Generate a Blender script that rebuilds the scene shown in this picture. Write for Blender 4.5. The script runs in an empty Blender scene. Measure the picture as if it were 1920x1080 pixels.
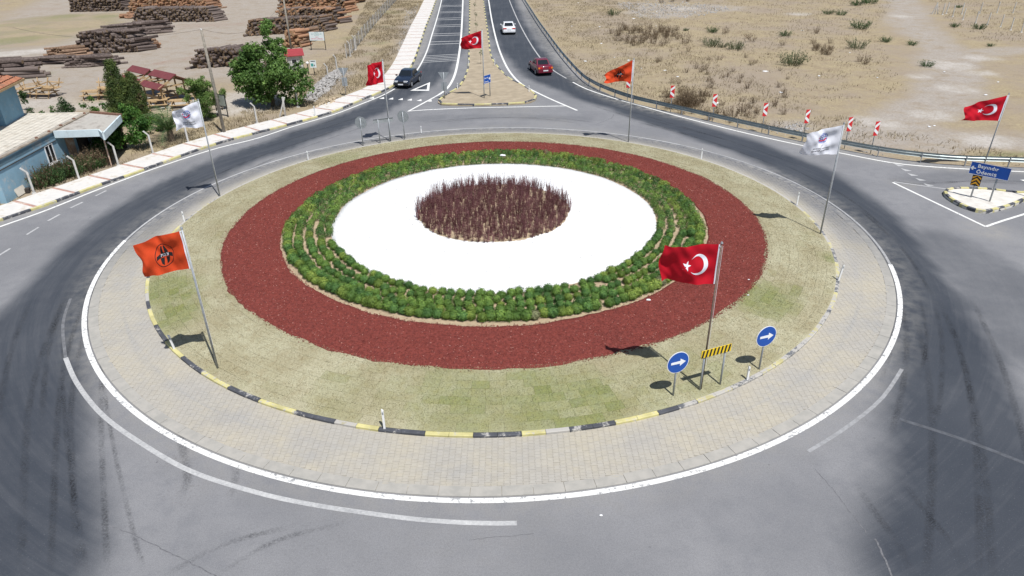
import bpy, math, random
import numpy as np
from mathutils import Vector, Matrix, geometry

R = math.radians
rnd = random.Random(7)
rng = np.random.default_rng(11)
scene = bpy.context.scene
col = scene.collection

# ---------------------------------------------------------------- camera
CAM = np.array([0.9043, -35.4161, 15.5])
FPX, PITCH, ROLL = 1320.0, 0.50075, -0.014045
cd = bpy.data.cameras.new('camera')
cam = bpy.data.objects.new('camera', cd)
col.objects.link(cam)
cd.sensor_width = 36.0
cd.lens = FPX / 1920.0 * 36.0
cd.clip_start = 0.2
cd.clip_end = 6000
_r = Vector((1, 0, 0)); _u = Vector((0, math.sin(PITCH), math.cos(PITCH))); _f = Vector((0, math.cos(PITCH), -math.sin(PITCH)))
_c, _s = math.cos(ROLL), math.sin(ROLL)
_R = _r * _c + _u * _s; _U = _u * _c - _r * _s
mw = Matrix.Identity(4)
for i in range(3):
    mw[i][0] = _R[i]; mw[i][1] = _U[i]; mw[i][2] = -_f[i]; mw[i][3] = CAM[i]
cam.matrix_world = mw
scene.camera = cam

# ---------------------------------------------------------------- sky, sun, exposure
SUN = Vector((0.262, -0.428, 1.0)).normalized()
elev = math.asin(SUN.z)
world = bpy.data.worlds.new('World'); scene.world = world; world.use_nodes = True
wn = world.node_tree; bg = wn.nodes['Background']
sky = wn.nodes.new('ShaderNodeTexSky'); sky.sky_type = 'NISHITA'; sky.sun_disc = False
sky.sun_elevation = elev; sky.sun_rotation = math.atan2(SUN.x, SUN.y)
sky.dust_density = 1.0; sky.altitude = 100
wn.links.new(sky.outputs[0], bg.inputs[0]); bg.inputs[1].default_value = 0.08
sl = bpy.data.lights.new('sun', 'SUN'); sl.energy = 4.9; sl.angle = R(0.53); sl.color = (1.0, 0.985, 0.955)
so = bpy.data.objects.new('sun', sl); col.objects.link(so)
so.rotation_euler = SUN.to_track_quat('Z', 'Y').to_euler()
scene.view_settings.view_transform = 'Standard'; scene.view_settings.look = 'None'
scene.view_settings.exposure = 0.15; scene.view_settings.gamma = 1.0
scene.view_settings.use_curve_mapping = False

# ---------------------------------------------------------------- surveying: real ground positions, in metres, of points measured on the photograph
def sv(px, py, z=0.0):
    x = (px - 960) / FPX; y = -(py - 540) / FPX
    d = _f + _R * x + _U * y
    t = (z - CAM[2]) / d.z
    return np.array([CAM[0] + d.x * t, CAM[1] + d.y * t])
def svl(pts, z=0.0): return np.array([sv(a, b, z) for a, b in pts])

# ---------------------------------------------------------------- node helpers
def newmat(name, rough=0.8, metal=0.0, spec=0.3):
    m = bpy.data.materials.new(name); m.use_nodes = True
    b = m.node_tree.nodes['Principled BSDF']
    b.inputs['Roughness'].default_value = rough; b.inputs['Metallic'].default_value = metal
    b.inputs['Specular IOR Level'].default_value = spec
    return m, m.node_tree, b
def nd(nt, t, **kw):
    n = nt.nodes.new(t)
    for k, v in kw.items(): setattr(n, k, v)
    return n
def setin(nt, sock, v):
    if isinstance(v, bpy.types.NodeSocket): nt.links.new(v, sock)
    elif isinstance(v, (tuple, list)) and len(v) == 3 and sock.type == 'RGBA': sock.default_value = (*v, 1)
    else: sock.default_value = v
def mixc(nt, f, a, b, mode='MIX'):
    n = nd(nt, 'ShaderNodeMix', data_type='RGBA', blend_type=mode)
    setin(nt, n.inputs[0], f); setin(nt, n.inputs[6], a); setin(nt, n.inputs[7], b)
    return n.outputs[2]
def noise(nt, vec, scale, detail=3, rough=0.55, dist=0.0):
    n = nd(nt, 'ShaderNodeTexNoise'); setin(nt, n.inputs['Vector'], vec)
    n.inputs['Scale'].default_value = scale; n.inputs['Detail'].default_value = detail
    n.inputs['Roughness'].default_value = rough; n.inputs['Distortion'].default_value = dist
    return n.outputs['Fac']
def ramp(nt, f, lo, hi, a=0.0, b=1.0):
    n = nd(nt, 'ShaderNodeMapRange'); n.interpolation_type = 'SMOOTHSTEP'
    setin(nt, n.inputs[0], f); n.inputs[1].default_value = lo; n.inputs[2].default_value = hi
    n.inputs[3].default_value = a; n.inputs[4].default_value = b
    return n.outputs[0]
def mth(nt, op, a, b=0.0, clamp=False):
    n = nd(nt, 'ShaderNodeMath', operation=op, use_clamp=clamp); setin(nt, n.inputs[0], a); setin(nt, n.inputs[1], b)
    return n.outputs[0]
def pos(nt): return nd(nt, 'ShaderNodeNewGeometry').outputs['Position']
def attr(nt, name): return nd(nt, 'ShaderNodeAttribute', attribute_name=name).outputs['Fac']
def bump(nt, b, h, strength=0.3, dist=0.02):
    n = nd(nt, 'ShaderNodeBump'); n.inputs['Strength'].default_value = strength; n.inputs['Distance'].default_value = dist
    setin(nt, n.inputs['Height'], h); nt.links.new(n.outputs[0], b.inputs['Normal'])
def scl(c, k): return tuple(min(1.0, v * k) for v in c)

def plain(name, c, rough=0.7, var=0.18, scale=6.0, metal=0.0, spec=0.3, dirt=None, dirt_amt=0.0, dscale=1.5, bmp=0.0, bscale=60):
    m, nt, b = newmat(name, rough, metal, spec)
    p = pos(nt)
    cc = mixc(nt, ramp(nt, noise(nt, p, scale, 4), .3, .7), scl(c, 1 - var), scl(c, 1 + var * .6))
    if dirt: cc = mixc(nt, ramp(nt, noise(nt, p, dscale, 6, .65), .62 - dirt_amt * .35, .8 - dirt_amt * .25), cc, dirt)
    setin(nt, b.inputs['Base Color'], cc)
    if bmp: bump(nt, b, noise(nt, p, bscale, 4), bmp, .02)
    return m

def leafmat(name, c0, c1, trans=0.25, rough=0.6):
    # per-leaf tint attribute chooses between two leaf colours
    m, nt, b = newmat(name, rough, 0, .25)
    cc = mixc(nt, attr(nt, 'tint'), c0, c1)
    cc = mixc(nt, ramp(nt, noise(nt, pos(nt), 1.3, 2), .35, .65), cc, scl(c0, .8))
    setin(nt, b.inputs['Base Color'], cc)
    if trans > 0:
        t = nd(nt, 'ShaderNodeBsdfTranslucent'); setin(nt, t.inputs[0], mixc(nt, .5, cc, (c1[0] * 1.2, c1[1] * 1.25, c1[2] * .7)))
        ms = nd(nt, 'ShaderNodeMixShader'); ms.inputs[0].default_value = trans
        nt.links.new(b.outputs[0], ms.inputs[1]); nt.links.new(t.outputs[0], ms.inputs[2])
        nt.links.new(ms.outputs[0], nt.nodes['Material Output'].inputs[0])
    return m

# ---------------------------------------------------------------- mesh helpers
def link(o, parent=None):
    col.objects.link(o)
    if parent is not None: o.parent = parent
    return o
def mesh_obj(name, V, F, mat=None, parent=None, loc=None, smooth=False, mi=None):
    me = bpy.data.meshes.new(name)
    me.from_pydata([tuple(map(float, v)) for v in V], [], [tuple(map(int, f)) for f in F])
    mats = mat if isinstance(mat, (list, tuple)) else [mat]
    for m in mats:
        if m: me.materials.append(m)
    if mi is not None: me.polygons.foreach_set('material_index', mi)
    if smooth: me.polygons.foreach_set('use_smooth', [True] * len(me.polygons))
    me.update()
    o = bpy.data.objects.new(name, me); link(o, parent)
    if loc is not None: o.location = (float(loc[0]), float(loc[1]), float(loc[2]))
    return o
def np_obj(name, V, F, mat, parent=None, smooth=False, attrs=None, loc=None):
    V = np.asarray(V, dtype=np.float32); F = np.asarray(F, dtype=np.int32); k = F.shape[1]
    me = bpy.data.meshes.new(name)
    me.vertices.add(len(V)); me.vertices.foreach_set('co', V.ravel())
    me.loops.add(F.size); me.loops.foreach_set('vertex_index', F.ravel())
    me.polygons.add(len(F)); me.polygons.foreach_set('loop_start', np.arange(0, F.size, k, dtype=np.int32))
    me.polygons.foreach_set('use_smooth', np.full(len(F), bool(smooth)))
    me.update(calc_edges=True)
    for n, a in (attrs or {}).items():
        at = me.attributes.new(n, 'FLOAT', 'POINT'); at.data.foreach_set('value', np.asarray(a, dtype=np.float32))
    me.materials.append(mat)
    o = bpy.data.objects.new(name, me); link(o, parent)
    if loc is not None: o.location = tuple(map(float, loc))
    return o
def thing(name, label, cat, loc=(0, 0, 0), rz=0.0, group=None):
    o = bpy.data.objects.new(name, None); o.empty_display_size = .2; link(o)
    o.location = (float(loc[0]), float(loc[1]), float(loc[2]) if len(loc) > 2 else 0.0); o.rotation_euler = (0, 0, rz)
    return tag(o, label, cat, group)
def tag(o, label=None, cat=None, group=None, kind=None):
    if label: o['label'] = label
    if cat: o['category'] = cat
    if group: o['group'] = group
    if kind: o['kind'] = kind
    return o
def struct(o): o['kind'] = 'structure'; return o
def stuff(o, label=None, cat=None): return tag(o, label, cat, kind='stuff')
def empty_struct(name):
    o = bpy.data.objects.new(name, None); link(o); return struct(o)
def copy_tree(o, parent=None):
    c = o.copy(); col.objects.link(c); c.parent = parent
    for ch in list(o.children): copy_tree(ch, c)
    return c

class G:   # geometry bag
    def __init__(s): s.V = []; s.F = []; s.M = []
    def add(s, V, F, m=0):
        b = len(s.V); s.V += [tuple(v) for v in V]; s.F += [tuple(i + b for i in f) for f in F]; s.M += [m] * len(F); return s
    def box(s, c, d, m=0, rz=0.0, rx=0.0, taper=1.0):
        x, y, z = d[0] / 2, d[1] / 2, d[2] / 2
        P = [(-x, -y, -z), (x, -y, -z), (x, y, -z), (-x, y, -z), (-x * taper, -y * taper, z), (x * taper, -y * taper, z), (x * taper, y * taper, z), (-x * taper, y * taper, z)]
        M = Matrix.Rotation(rz, 3, 'Z') @ Matrix.Rotation(rx, 3, 'X')
        P = [tuple(M @ Vector(p) + Vector(c)) for p in P]
        return s.add(P, [(0, 3, 2, 1), (4, 5, 6, 7), (0, 1, 5, 4), (1, 2, 6, 5), (2, 3, 7, 6), (3, 0, 4, 7)], m)
    def cyl(s, p0, p1, r0, r1=None, n=8, m=0, mcap=None):
        r1 = r0 if r1 is None else r1
        p0 = Vector(p0); p1 = Vector(p1); d = (p1 - p0).normalized()
        a = d.orthogonal().normalized(); b = d.cross(a)
        P = []
        for p, r in ((p0, r0), (p1, r1)):
            for i in range(n):
                t = 2 * math.pi * i / n; P.append(tuple(p + (a * math.cos(t) + b * math.sin(t)) * r))
        s.add(P, [(i, (i + 1) % n, n + (i + 1) % n, n + i) for i in range(n)], m)
        mc = m if mcap is None else mcap
        s.M += []
        b0 = len(s.V) - 2 * n
        s.F += [tuple(b0 + i for i in reversed(range(n))), tuple(b0 + n + i for i in range(n))]; s.M += [mc, mc]
        return s
    def tube(s, pts, r, n=8, m=0):
        pts = [Vector(p) for p in pts]; k = len(pts); rs = r if isinstance(r, (list, tuple)) else [r] * k
        P = []; a = None
        for i, p in enumerate(pts):
            d = (pts[min(i + 1, k - 1)] - pts[max(i - 1, 0)]).normalized()
            if a is None: a = d.orthogonal().normalized()
            else: a = (a - d * a.dot(d)).normalized()
            b = d.cross(a)
            for j in range(n):
                t = 2 * math.pi * j / n; P.append(tuple(p + (a * math.cos(t) + b * math.sin(t)) * rs[i]))
        F = [(i * n + j, i * n + (j + 1) % n, (i + 1) * n + (j + 1) % n, (i + 1) * n + j) for i in range(k - 1) for j in range(n)]
        F += [tuple(reversed(range(n))), tuple((k - 1) * n + j for j in range(n))]
        return s.add(P, F, m)
    def prism(s, poly, z0, z1, m=0):
        n = len(poly)
        P = [(x, y, z0) for x, y in poly] + [(x, y, z1) for x, y in poly]
        return s.add(P, [tuple(reversed(range(n))), tuple(range(n, 2 * n))] + [(i, (i + 1) % n, n + (i + 1) % n, n + i) for i in range(n)], m)
    def vprism(s, poly, y0, y1, m=0):   # polygon in x-z, extruded along y
        n = len(poly)
        P = [(x, y0, z) for x, z in poly] + [(x, y1, z) for x, z in poly]
        return s.add(P, [tuple(range(n)), tuple(reversed(range(n, 2 * n)))] + [(i, n + i, n + (i + 1) % n, (i + 1) % n) for i in range(n)], m)
    def quad(s, a, b, c, d, m=0): return s.add([a, b, c, d], [(0, 1, 2, 3)], m)
    def obj(s, name, mat, parent=None, loc=None, smooth=False):
        return mesh_obj(name, s.V, s.F, mat, parent, loc, smooth, s.M if isinstance(mat, (list, tuple)) else None)

def smooth_line(pts, step):
    P = np.asarray(pts, float); n = len(P); out = []
    for i in range(n - 1):
        p0 = P[max(i - 1, 0)]; p1 = P[i]; p2 = P[i + 1]; p3 = P[min(i + 2, n - 1)]
        k = max(2, int(np.hypot(*(p2 - p1)[:2]) / .4))
        for t in np.linspace(0, 1, k, endpoint=False):
            out.append(.5 * ((2 * p1) + (-p0 + p2) * t + (2 * p0 - 5 * p1 + 4 * p2 - p3) * t * t + (-p0 + 3 * p1 - 3 * p2 + p3) * t ** 3))
    out.append(P[-1]); out = np.array(out)
    return resample(out, step)
def resample(P, step):
    P = np.asarray(P, float); d = np.r_[0, np.cumsum(np.hypot(*np.diff(P, axis=0)[:, :2].T))]
    n = max(1, int(round(d[-1] / step))); t = np.linspace(0, d[-1], n + 1)
    return np.stack([np.interp(t, d, P[:, i]) for i in range(P.shape[1])], -1)
def normals2(P):
    T = np.gradient(P, axis=0); T /= np.maximum(np.hypot(*T.T), 1e-9)[:, None]
    return np.stack([-T[:, 1], T[:, 0]], -1)    # left of travel
def poly_dist(X, Y, P):
    # distance of many points to a polyline, and the polyline parameter index
    best = np.full(X.shape, 1e9); bt = np.zeros(X.shape)
    for i in range(len(P) - 1):
        a = P[i]; d = P[i + 1] - a; L = (d @ d) or 1e-9
        t = np.clip(((X - a[0]) * d[0] + (Y - a[1]) * d[1]) / L, 0, 1)
        q = np.hypot(X - a[0] - t * d[0], Y - a[1] - t * d[1])
        m = q < best; best[m] = q[m]; bt[m] = i + t[m]
    return best, bt
def inside(X, Y, P):
    c = np.zeros(X.shape, bool); n = len(P)
    for i in range(n):
        x1, y1 = P[i]; x2, y2 = P[(i + 1) % n]
        if y1 == y2: continue
        m = ((y1 > Y) != (y2 > Y)) & (X < (x2 - x1) * (Y - y1) / (y2 - y1) + x1)
        c ^= m
    return c
def sstep(x, a, b):
    t = np.clip((x - a) / (b - a), 0, 1); return t * t * (3 - 2 * t)
# smooth value noise on numpy arrays
_grid = rng.random((256, 256))
def vnoise(x, y, s=1.0):
    x = np.asarray(x) * s + 100.3; y = np.asarray(y) * s + 57.7
    i = np.floor(x).astype(int); j = np.floor(y).astype(int); u = x - i; v = y - j
    u = u * u * (3 - 2 * u); v = v * v * (3 - 2 * v)
    g = lambda a, b: _grid[a % 256, b % 256]
    return (g(i, j) * (1 - u) + g(i + 1, j) * u) * (1 - v) + (g(i, j + 1) * (1 - u) + g(i + 1, j + 1) * u) * v
def fnoise(x, y, s=1.0): return (vnoise(x, y, s) + .5 * vnoise(x, y, s * 2.1) + .25 * vnoise(x, y, s * 4.3)) / 1.75
# ================================================================ SETTING
# ---- lines of the road layout, in metres on the ground
KERB_L = svl([(0, 416), (92, 385), (180, 352), (255, 326), (355, 289), (422, 267), (486, 250), (547, 234), (626, 211), (685, 186), (722, 171), (747, 156), (763, 141), (772, 127), (780, 110), (786, 92), (793, 72), (800, 50), (810, 25), (817, 5)])
d0 = KERB_L[0] - KERB_L[2]; KERB_L = np.vstack([KERB_L[0] + d0 * 4 + [-3, 0], KERB_L[0] + d0 * 1.5, KERB_L]); d1 = KERB_L[-1] - KERB_L[-3]
KERB_L = np.vstack([KERB_L, KERB_L[-1] + d1 * 1.0, KERB_L[-1] + d1 * 2.5])
MED_L = svl([(869, 150), (877, 125), (878, 100), (879, 60), (879.5, 37), (880, 0)])
MED_R = svl([(1007, 182), (1000, 174), (982, 162), (955, 147), (935, 127), (922, 105), (917, 70), (911, 30), (907, 0)])
MED_B = svl([(857, 167), (835, 180), (822, 190), (826, 197.5), (860, 199), (910, 199), (980, 196), (1002, 190.5)])
RAIL = svl([(987, 12), (1007, 44), (1025, 70), (1052, 107), (1087, 147), (1110, 164), (1137, 177), (1185, 194), (1247, 209), (1320, 226), (1402, 245), (1494, 265), (1650, 295), (1771, 310), (1893, 315)])
RAIL = np.vstack([RAIL[0] + (RAIL[0] - RAIL[1]) * 2.2, RAIL, RAIL[-1] + (RAIL[-1] - RAIL[-2]) * 1.2, RAIL[-1] + (RAIL[-1] - RAIL[-2]) * 4])
WC = np.array([0.038, -0.499]); WR = 19.67; KR = 17.42      # white circle, island kerb

# ---------------------------------------------------------------- ground
def ground_mat():
    m, nt, b = newmat('dry_ground', .95, 0, .1)
    p = pos(nt)
    n1 = noise(nt, p, .10, 6, .65); n2 = noise(nt, p, .55, 6, .7); n3 = noise(nt, p, 5.0, 4, .7); n4 = noise(nt, p, 26, 3, .7)
    dirt = mixc(nt, ramp(nt, n2, .35, .65), (.275, .225, .172), (.35, .298, .238))
    straw = mixc(nt, ramp(nt, n3, .35, .65), (.285, .23, .142), (.395, .33, .21))
    brown = mixc(nt, ramp(nt, n3, .4, .7), (.20, .15, .105), (.29, .23, .165))
    grav = mixc(nt, ramp(nt, n3, .35, .65), (.30, .272, .242), (.395, .36, .325))
    pale = mixc(nt, ramp(nt, n2, .35, .65), (.42, .39, .355), (.54, .51, .475))
    green = mixc(nt, ramp(nt, n3, .35, .65), (.10, .14, .055), (.19, .21, .09))
    c = mixc(nt, mth(nt, 'MULTIPLY', ramp(nt, mth(nt, 'ADD', n1, mth(nt, 'MULTIPLY', n3, .25)), .48, .72), attr(nt, 'straw')), dirt, straw)
    c = mixc(nt, mth(nt, 'MULTIPLY', ramp(nt, mth(nt, 'ADD', n2, mth(nt, 'MULTIPLY', n3, .3)), .58, .82), .6), c, brown)
    c = mixc(nt, mth(nt, 'MULTIPLY', ramp(nt, n2, .25, .6), attr(nt, 'gravel'), True), c, grav)
    c = mixc(nt, mth(nt, 'MULTIPLY', ramp(nt, n3, .25, .55), attr(nt, 'pale'), True), c, pale)
    c = mixc(nt, mth(nt, 'MULTIPLY', ramp(nt, n3, .35, .6), attr(nt, 'green'), True), c, green)
    c = mixc(nt, mth(nt, 'MULTIPLY', ramp(nt, n2, .4, .7), attr(nt, 'rust'), True), c, (.25, .13, .085))
    sp = nd(nt, 'ShaderNodeTexVoronoi'); setin(nt, sp.inputs['Vector'], p); sp.inputs['Scale'].default_value = 2.6
    stones = mth(nt, 'MULTIPLY', ramp(nt, sp.outputs['Distance'], .14, .06), ramp(nt, n2, .45, .6))
    c = mixc(nt, mth(nt, 'MULTIPLY', stones, .55), c, (.55, .51, .46))
    c = mixc(nt, mth(nt, 'MULTIPLY', ramp(nt, n4, .35, .7), .35), c, scl((.25, .19, .13), 1))
    setin(nt, b.inputs['Base Color'], c)
    bump(nt, b, mth(nt, 'ADD', n3, mth(nt, 'MULTIPLY', n4, .5)), .55, .12)
    return m
gx = np.r_[-3000, -900, -400, -220, np.arange(-150, 120.1, 1.0), 200, 400, 900, 3000]
gy = np.r_[-900, -300, -120, np.arange(-60, 175.1, 1.0), 230, 400, 900, 3000]
GX, GY = np.meshgrid(gx, gy)
def blob(cx, cy, r, X=GX, Y=GY, soft=.5, wob=.35):
    d = np.hypot(X - cx, Y - cy) * (1 + wob * (fnoise(X, Y, .25) - .5) * 2)
    return 1 - sstep(d, r * (1 - soft), r)
def zone(P, soft=2.5, X=GX, Y=GY):
    P = np.asarray(P); ins = inside(X, Y, P); d, _ = poly_dist(X, Y, np.vstack([P, P[:1]]))
    s = np.where(ins, d, -d) + (fnoise(X, Y, .2) - .5) * 4
    return sstep(s, -soft, soft)
def band(px, w, soft=.6):
    d, _ = poly_dist(GX, GY, svl(px)); return 1 - sstep(d + (fnoise(GX, GY, .3) - .5) * w * .8, w * (1 - soft), w)
a_straw = np.full(GX.shape, .95); a_grav = np.zeros(GX.shape); a_pale = np.zeros(GX.shape); a_green = np.zeros(GX.shape); a_rust = np.zeros(GX.shape)
yard = svl([(-60, 60), (120, -20), (430, -20), (640, -20), (600, 30), (560, 95), (480, 150), (330, 150), (260, 150), (100, 190), (-80, 230)])
zy = zone(yard, 3); a_straw *= 1 - zy * .96; a_grav = np.maximum(a_grav, zy * .75)
# grassy tongue in the yard, pale track, concrete-coloured lane in front of the house garden
zt = zone(svl([(-60, 45), (60, 32), (130, 25), (240, 22), (230, 50), (160, 58), (110, 80), (60, 88), (-60, 90)]), 2)
a_straw = np.maximum(a_straw, zt * .9); a_grav *= 1 - zt * .9; a_green = np.maximum(a_green, zt * .38 * (fnoise(GX, GY, .3) > .5))
for c, r in (((20, 76), 4), ((45, 72), 3), ((120, 30), 3.5), ((200, 30), 3)):
    q = sv(*c); a_green = np.maximum(a_green, blob(q[0], q[1], r) * .8)
q = sv(55, 140); a_green = np.maximum(a_green, blob(q[0] - .5, q[1], 2.6) * .95)
a_pale = np.maximum(a_pale, band([(-80, 104), (20, 100), (80, 93), (105, 92)], 2.6) * .9)
a_pale = np.maximum(a_pale, zone(svl([(40, 188), (200, 186), (260, 188), (270, 198), (345, 200), (350, 207), (240, 208), (200, 212), (50, 212)]), .8) * .55)
a_pale = np.maximum(a_pale, zone(svl([(420, 172), (470, 168), (510, 168), (560, 160), (565, 178), (500, 200), (430, 214)]), .9) * .8)
a_grav = np.maximum(a_grav, zone(svl([(560, 190), (640, 130), (660, 140), (640, 165), (600, 192)]), .8) * .9)
a_rust = np.maximum(a_rust, band([(300, 118), (350, 108), (372, 106)], 1.0) * .8)
a_rust = np.maximum(a_rust, band([(350, 48), (450, 44), (480, 40)], 2.2) * .5)
a_rust = np.maximum(a_rust, band([(60, 16), (110, 15)], 1.6) * .5)
# verge beyond the pavement: rubble strip
a_grav = np.maximum(a_grav, band([(775, 30), (765, 55), (755, 85), (745, 100)], 1.6) * .6)
# field at the right: dusty track, pale bare places, rubbish heaps
a_grav = np.maximum(a_grav, band([(1690, -10), (1700, 30), (1720, 55), (1770, 90), (1790, 130), (1760, 190), (1700, 220), (1640, 250)], 4.0, .7) * .95)
a_grav = np.maximum(a_grav, band([(1790, 100), (1860, 95), (1990, 92)], 3.0) * .8)
a_grav = np.maximum(a_grav, band([(1640, 262), (1740, 250), (1830, 262), (1960, 270)], 3.2) * .9)
a_straw *= 1 - .8 * np.clip(a_grav, 0, 1)
for c, r in (((1785, 122), 3.0), ((1840, 108), 2.2), ((1843, 136), 1.8), ((1725, 143), 1.6), ((1790, 165), 1.6), ((1750, 215), 2.2), ((1660, 232), 1.4), ((1625, 226), 1.6), ((1850, 262), 2.2), ((1690, 30), 2.2), ((1500, 26), 2.0), ((1280, 15), 3)):
    q = sv(*c); a_pale = np.maximum(a_pale, blob(q[0], q[1], r, wob=.5) * .75)
for c, r in (((1240, 22), 8), ((1330, 14), 6), ((1490, 235), 2.2), ((1760, 275), 1.8), ((1215, 12), 7)):
    q = sv(*c); a_grav = np.maximum(a_grav, blob(q[0], q[1], r) * .9)
a_green = np.maximum(a_green, band([(1860, 293), (1930, 288), (2010, 290)], 1.0) * .9)
for c, r in (((560, 60), 3), ((690, 50), 2), ((660, 70), 1.6), ((735, 22), 3), ((722, 50), 1.8), ((705, 80), 1.8), ((692, 100), 1.4)):
    q = sv(*c); a_green = np.maximum(a_green, blob(q[0], q[1], r) * .55)
ny, nx = GX.shape
idx = np.arange(nx * ny).reshape(ny, nx)
GF = np.stack([idx[:-1, :-1], idx[:-1, 1:], idx[1:, 1:], idx[1:, :-1]], -1).reshape(-1, 4)
rel = (fnoise(GX, GY, .35) - .5) * .10 * sstep(np.hypot(GX, GY - 10), 40, 60)
GV = np.stack([GX, GY, -.05 + np.minimum(rel, .03)], -1).reshape(-1, 3)
struct(np_obj('ground', GV, GF, ground_mat(), smooth=True, attrs={'straw': a_straw.ravel(), 'gravel': a_grav.ravel(), 'pale': a_pale.ravel(), 'green': a_green.ravel(), 'rust': a_rust.ravel()}))

# ---------------------------------------------------------------- asphalt
def asphalt_mat():
    m, nt, b = newmat('asphalt', .82, 0, .35)
    p = pos(nt)
    n1 = noise(nt, p, .22, 5, .6); n2 = noise(nt, p, 1.6, 5, .65); n3 = noise(nt, p, 38, 2, .6); n5 = noise(nt, p, 9, 3, .7)
    old = mixc(nt, ramp(nt, n1, .3, .7), (.192, .192, .200), (.245, .243, .249))
    old = mixc(nt, mth(nt, 'MULTIPLY', ramp(nt, n2, .4, .75), .45), old, (.17, .172, .185))
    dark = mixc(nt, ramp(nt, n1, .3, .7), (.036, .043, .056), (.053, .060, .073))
    # wheel streaks run round the island: noise stretched along the circle
    sx = nd(nt, 'ShaderNodeSeparateXYZ'); nt.links.new(p, sx.inputs[0])
    yy = mth(nt, 'ADD', sx.outputs[1], .4)
    rr = mth(nt, 'SQRT', mth(nt, 'ADD', mth(nt, 'MULTIPLY', sx.outputs[0], sx.outputs[0]), mth(nt, 'MULTIPLY', yy, yy)))
    th = mth(nt, 'ARCTAN2', yy, sx.outputs[0])
    cb = nd(nt, 'ShaderNodeCombineXYZ'); setin(nt, cb.inputs[0], mth(nt, 'MULTIPLY', rr, 3.2)); setin(nt, cb.inputs[1], mth(nt, 'MULTIPLY', th, 3.0))
    st = noise(nt, cb.outputs[0], 1.0, 5, .7)
    near = ramp(nt, rr, 32, 27)
    wear_tone = attr(nt, 'dark')  # tyre wear; the lower-right dark band is tonal processing painted into the colour
    streak = mth(nt, 'MULTIPLY', mth(nt, 'SUBTRACT', st, .5), mth(nt, 'MULTIPLY', near, .42))
    cbs = nd(nt, 'ShaderNodeCombineXYZ'); setin(nt, cbs.inputs[0], mth(nt, 'MULTIPLY', sx.outputs[0], 2.2)); setin(nt, cbs.inputs[1], mth(nt, 'MULTIPLY', sx.outputs[1], .10))
    st2 = noise(nt, cbs.outputs[0], 1.0, 4, .7)
    streak2 = mth(nt, 'MULTIPLY', mth(nt, 'SUBTRACT', st2, .5), mth(nt, 'MULTIPLY', ramp(nt, rr, 27, 32), .5))
    f = mth(nt, 'ADD', mth(nt, 'ADD', wear_tone, mth(nt, 'MULTIPLY', mth(nt, 'ADD', streak, streak2), mth(nt, 'ADD', wear_tone, .22))), mth(nt, 'MULTIPLY', mth(nt, 'SUBTRACT', n2, .5), .12), True)
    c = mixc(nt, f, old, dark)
    c = mixc(nt, mth(nt, 'MULTIPLY', ramp(nt, n5, .5, .75), attr(nt, 'stain'), True), c, (.10, .092, .09))
    c = mixc(nt, mth(nt, 'MULTIPLY', ramp(nt, n2, .3, .7), attr(nt, 'dust'), True), c, (.35, .33, .295))
    c = mixc(nt, mth(nt, 'MULTIPLY', ramp(nt, n3, .36, .64), .42), c, mixc(nt, .5, c, (.02, .02, .024)))
    vo = nd(nt, 'ShaderNodeTexVoronoi'); setin(nt, vo.inputs['Vector'], p); vo.inputs['Scale'].default_value = 1.1
    c = mixc(nt, mth(nt, 'MULTIPLY', ramp(nt, vo.outputs['Distance'], .055, .03), ramp(nt, n1, .5, .6)), c, (.05, .05, .055))
    c = mixc(nt, mth(nt, 'MULTIPLY', ramp(nt, noise(nt, p, 14, 4, .8), .42, .66), .30), c, mixc(nt, .5, c, (.05, .05, .055)))
    c = mixc(nt, mth(nt, 'MULTIPLY', ramp(nt, noise(nt, p, 21, 3, .8), .6, .72), .22), c, (.40, .40, .40))
    setin(nt, b.inputs['Base Color'], c)
    bump(nt, b, n3, .35, .01)
    return m
RL = smooth_line(RAIL, 2.0)
nr = normals2(RL)
edgeR = RL + np.where(True, -.25, 0) * nr * -1       # asphalt runs to just behind the rail posts
KLs = smooth_line(KERB_L, 1.0)
outline = np.vstack([KLs, edgeR, [[70, 2], [70, -60], [-75, -60], [-75, KLs[0][1] - 4]]])
outline = outline[np.r_[True, np.hypot(*np.diff(outline, axis=0).T) > .2]]
step = .5
ax, ay = np.meshgrid(np.arange(-45, 46, step), np.arange(-34, 130, step))
ins = inside(ax, ay, outline); dd, _ = poly_dist(ax, ay, np.vstack([outline, outline[:1]]))
hole = (np.hypot(ax, ay) < 16.0)
keep = ins & (dd > .25) & ~hole
IP = np.stack([ax[keep], ay[keep]], -1)
nb = len(outline); hc = np.array([(16.6 * math.cos(t), 16.6 * math.sin(t)) for t in np.linspace(0, 2 * math.pi, 120, endpoint=False)])
allp = [Vector((float(a), float(b))) for a, b in np.vstack([outline, IP])]
res = geometry.delaunay_2d_cdt(allp, [], [list(range(nb))], 1, 1e-4)
AV = np.array([(v.x, v.y) for v in res[0]]); AF = np.array([f for f in res[2] if len(f) == 3])
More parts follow.
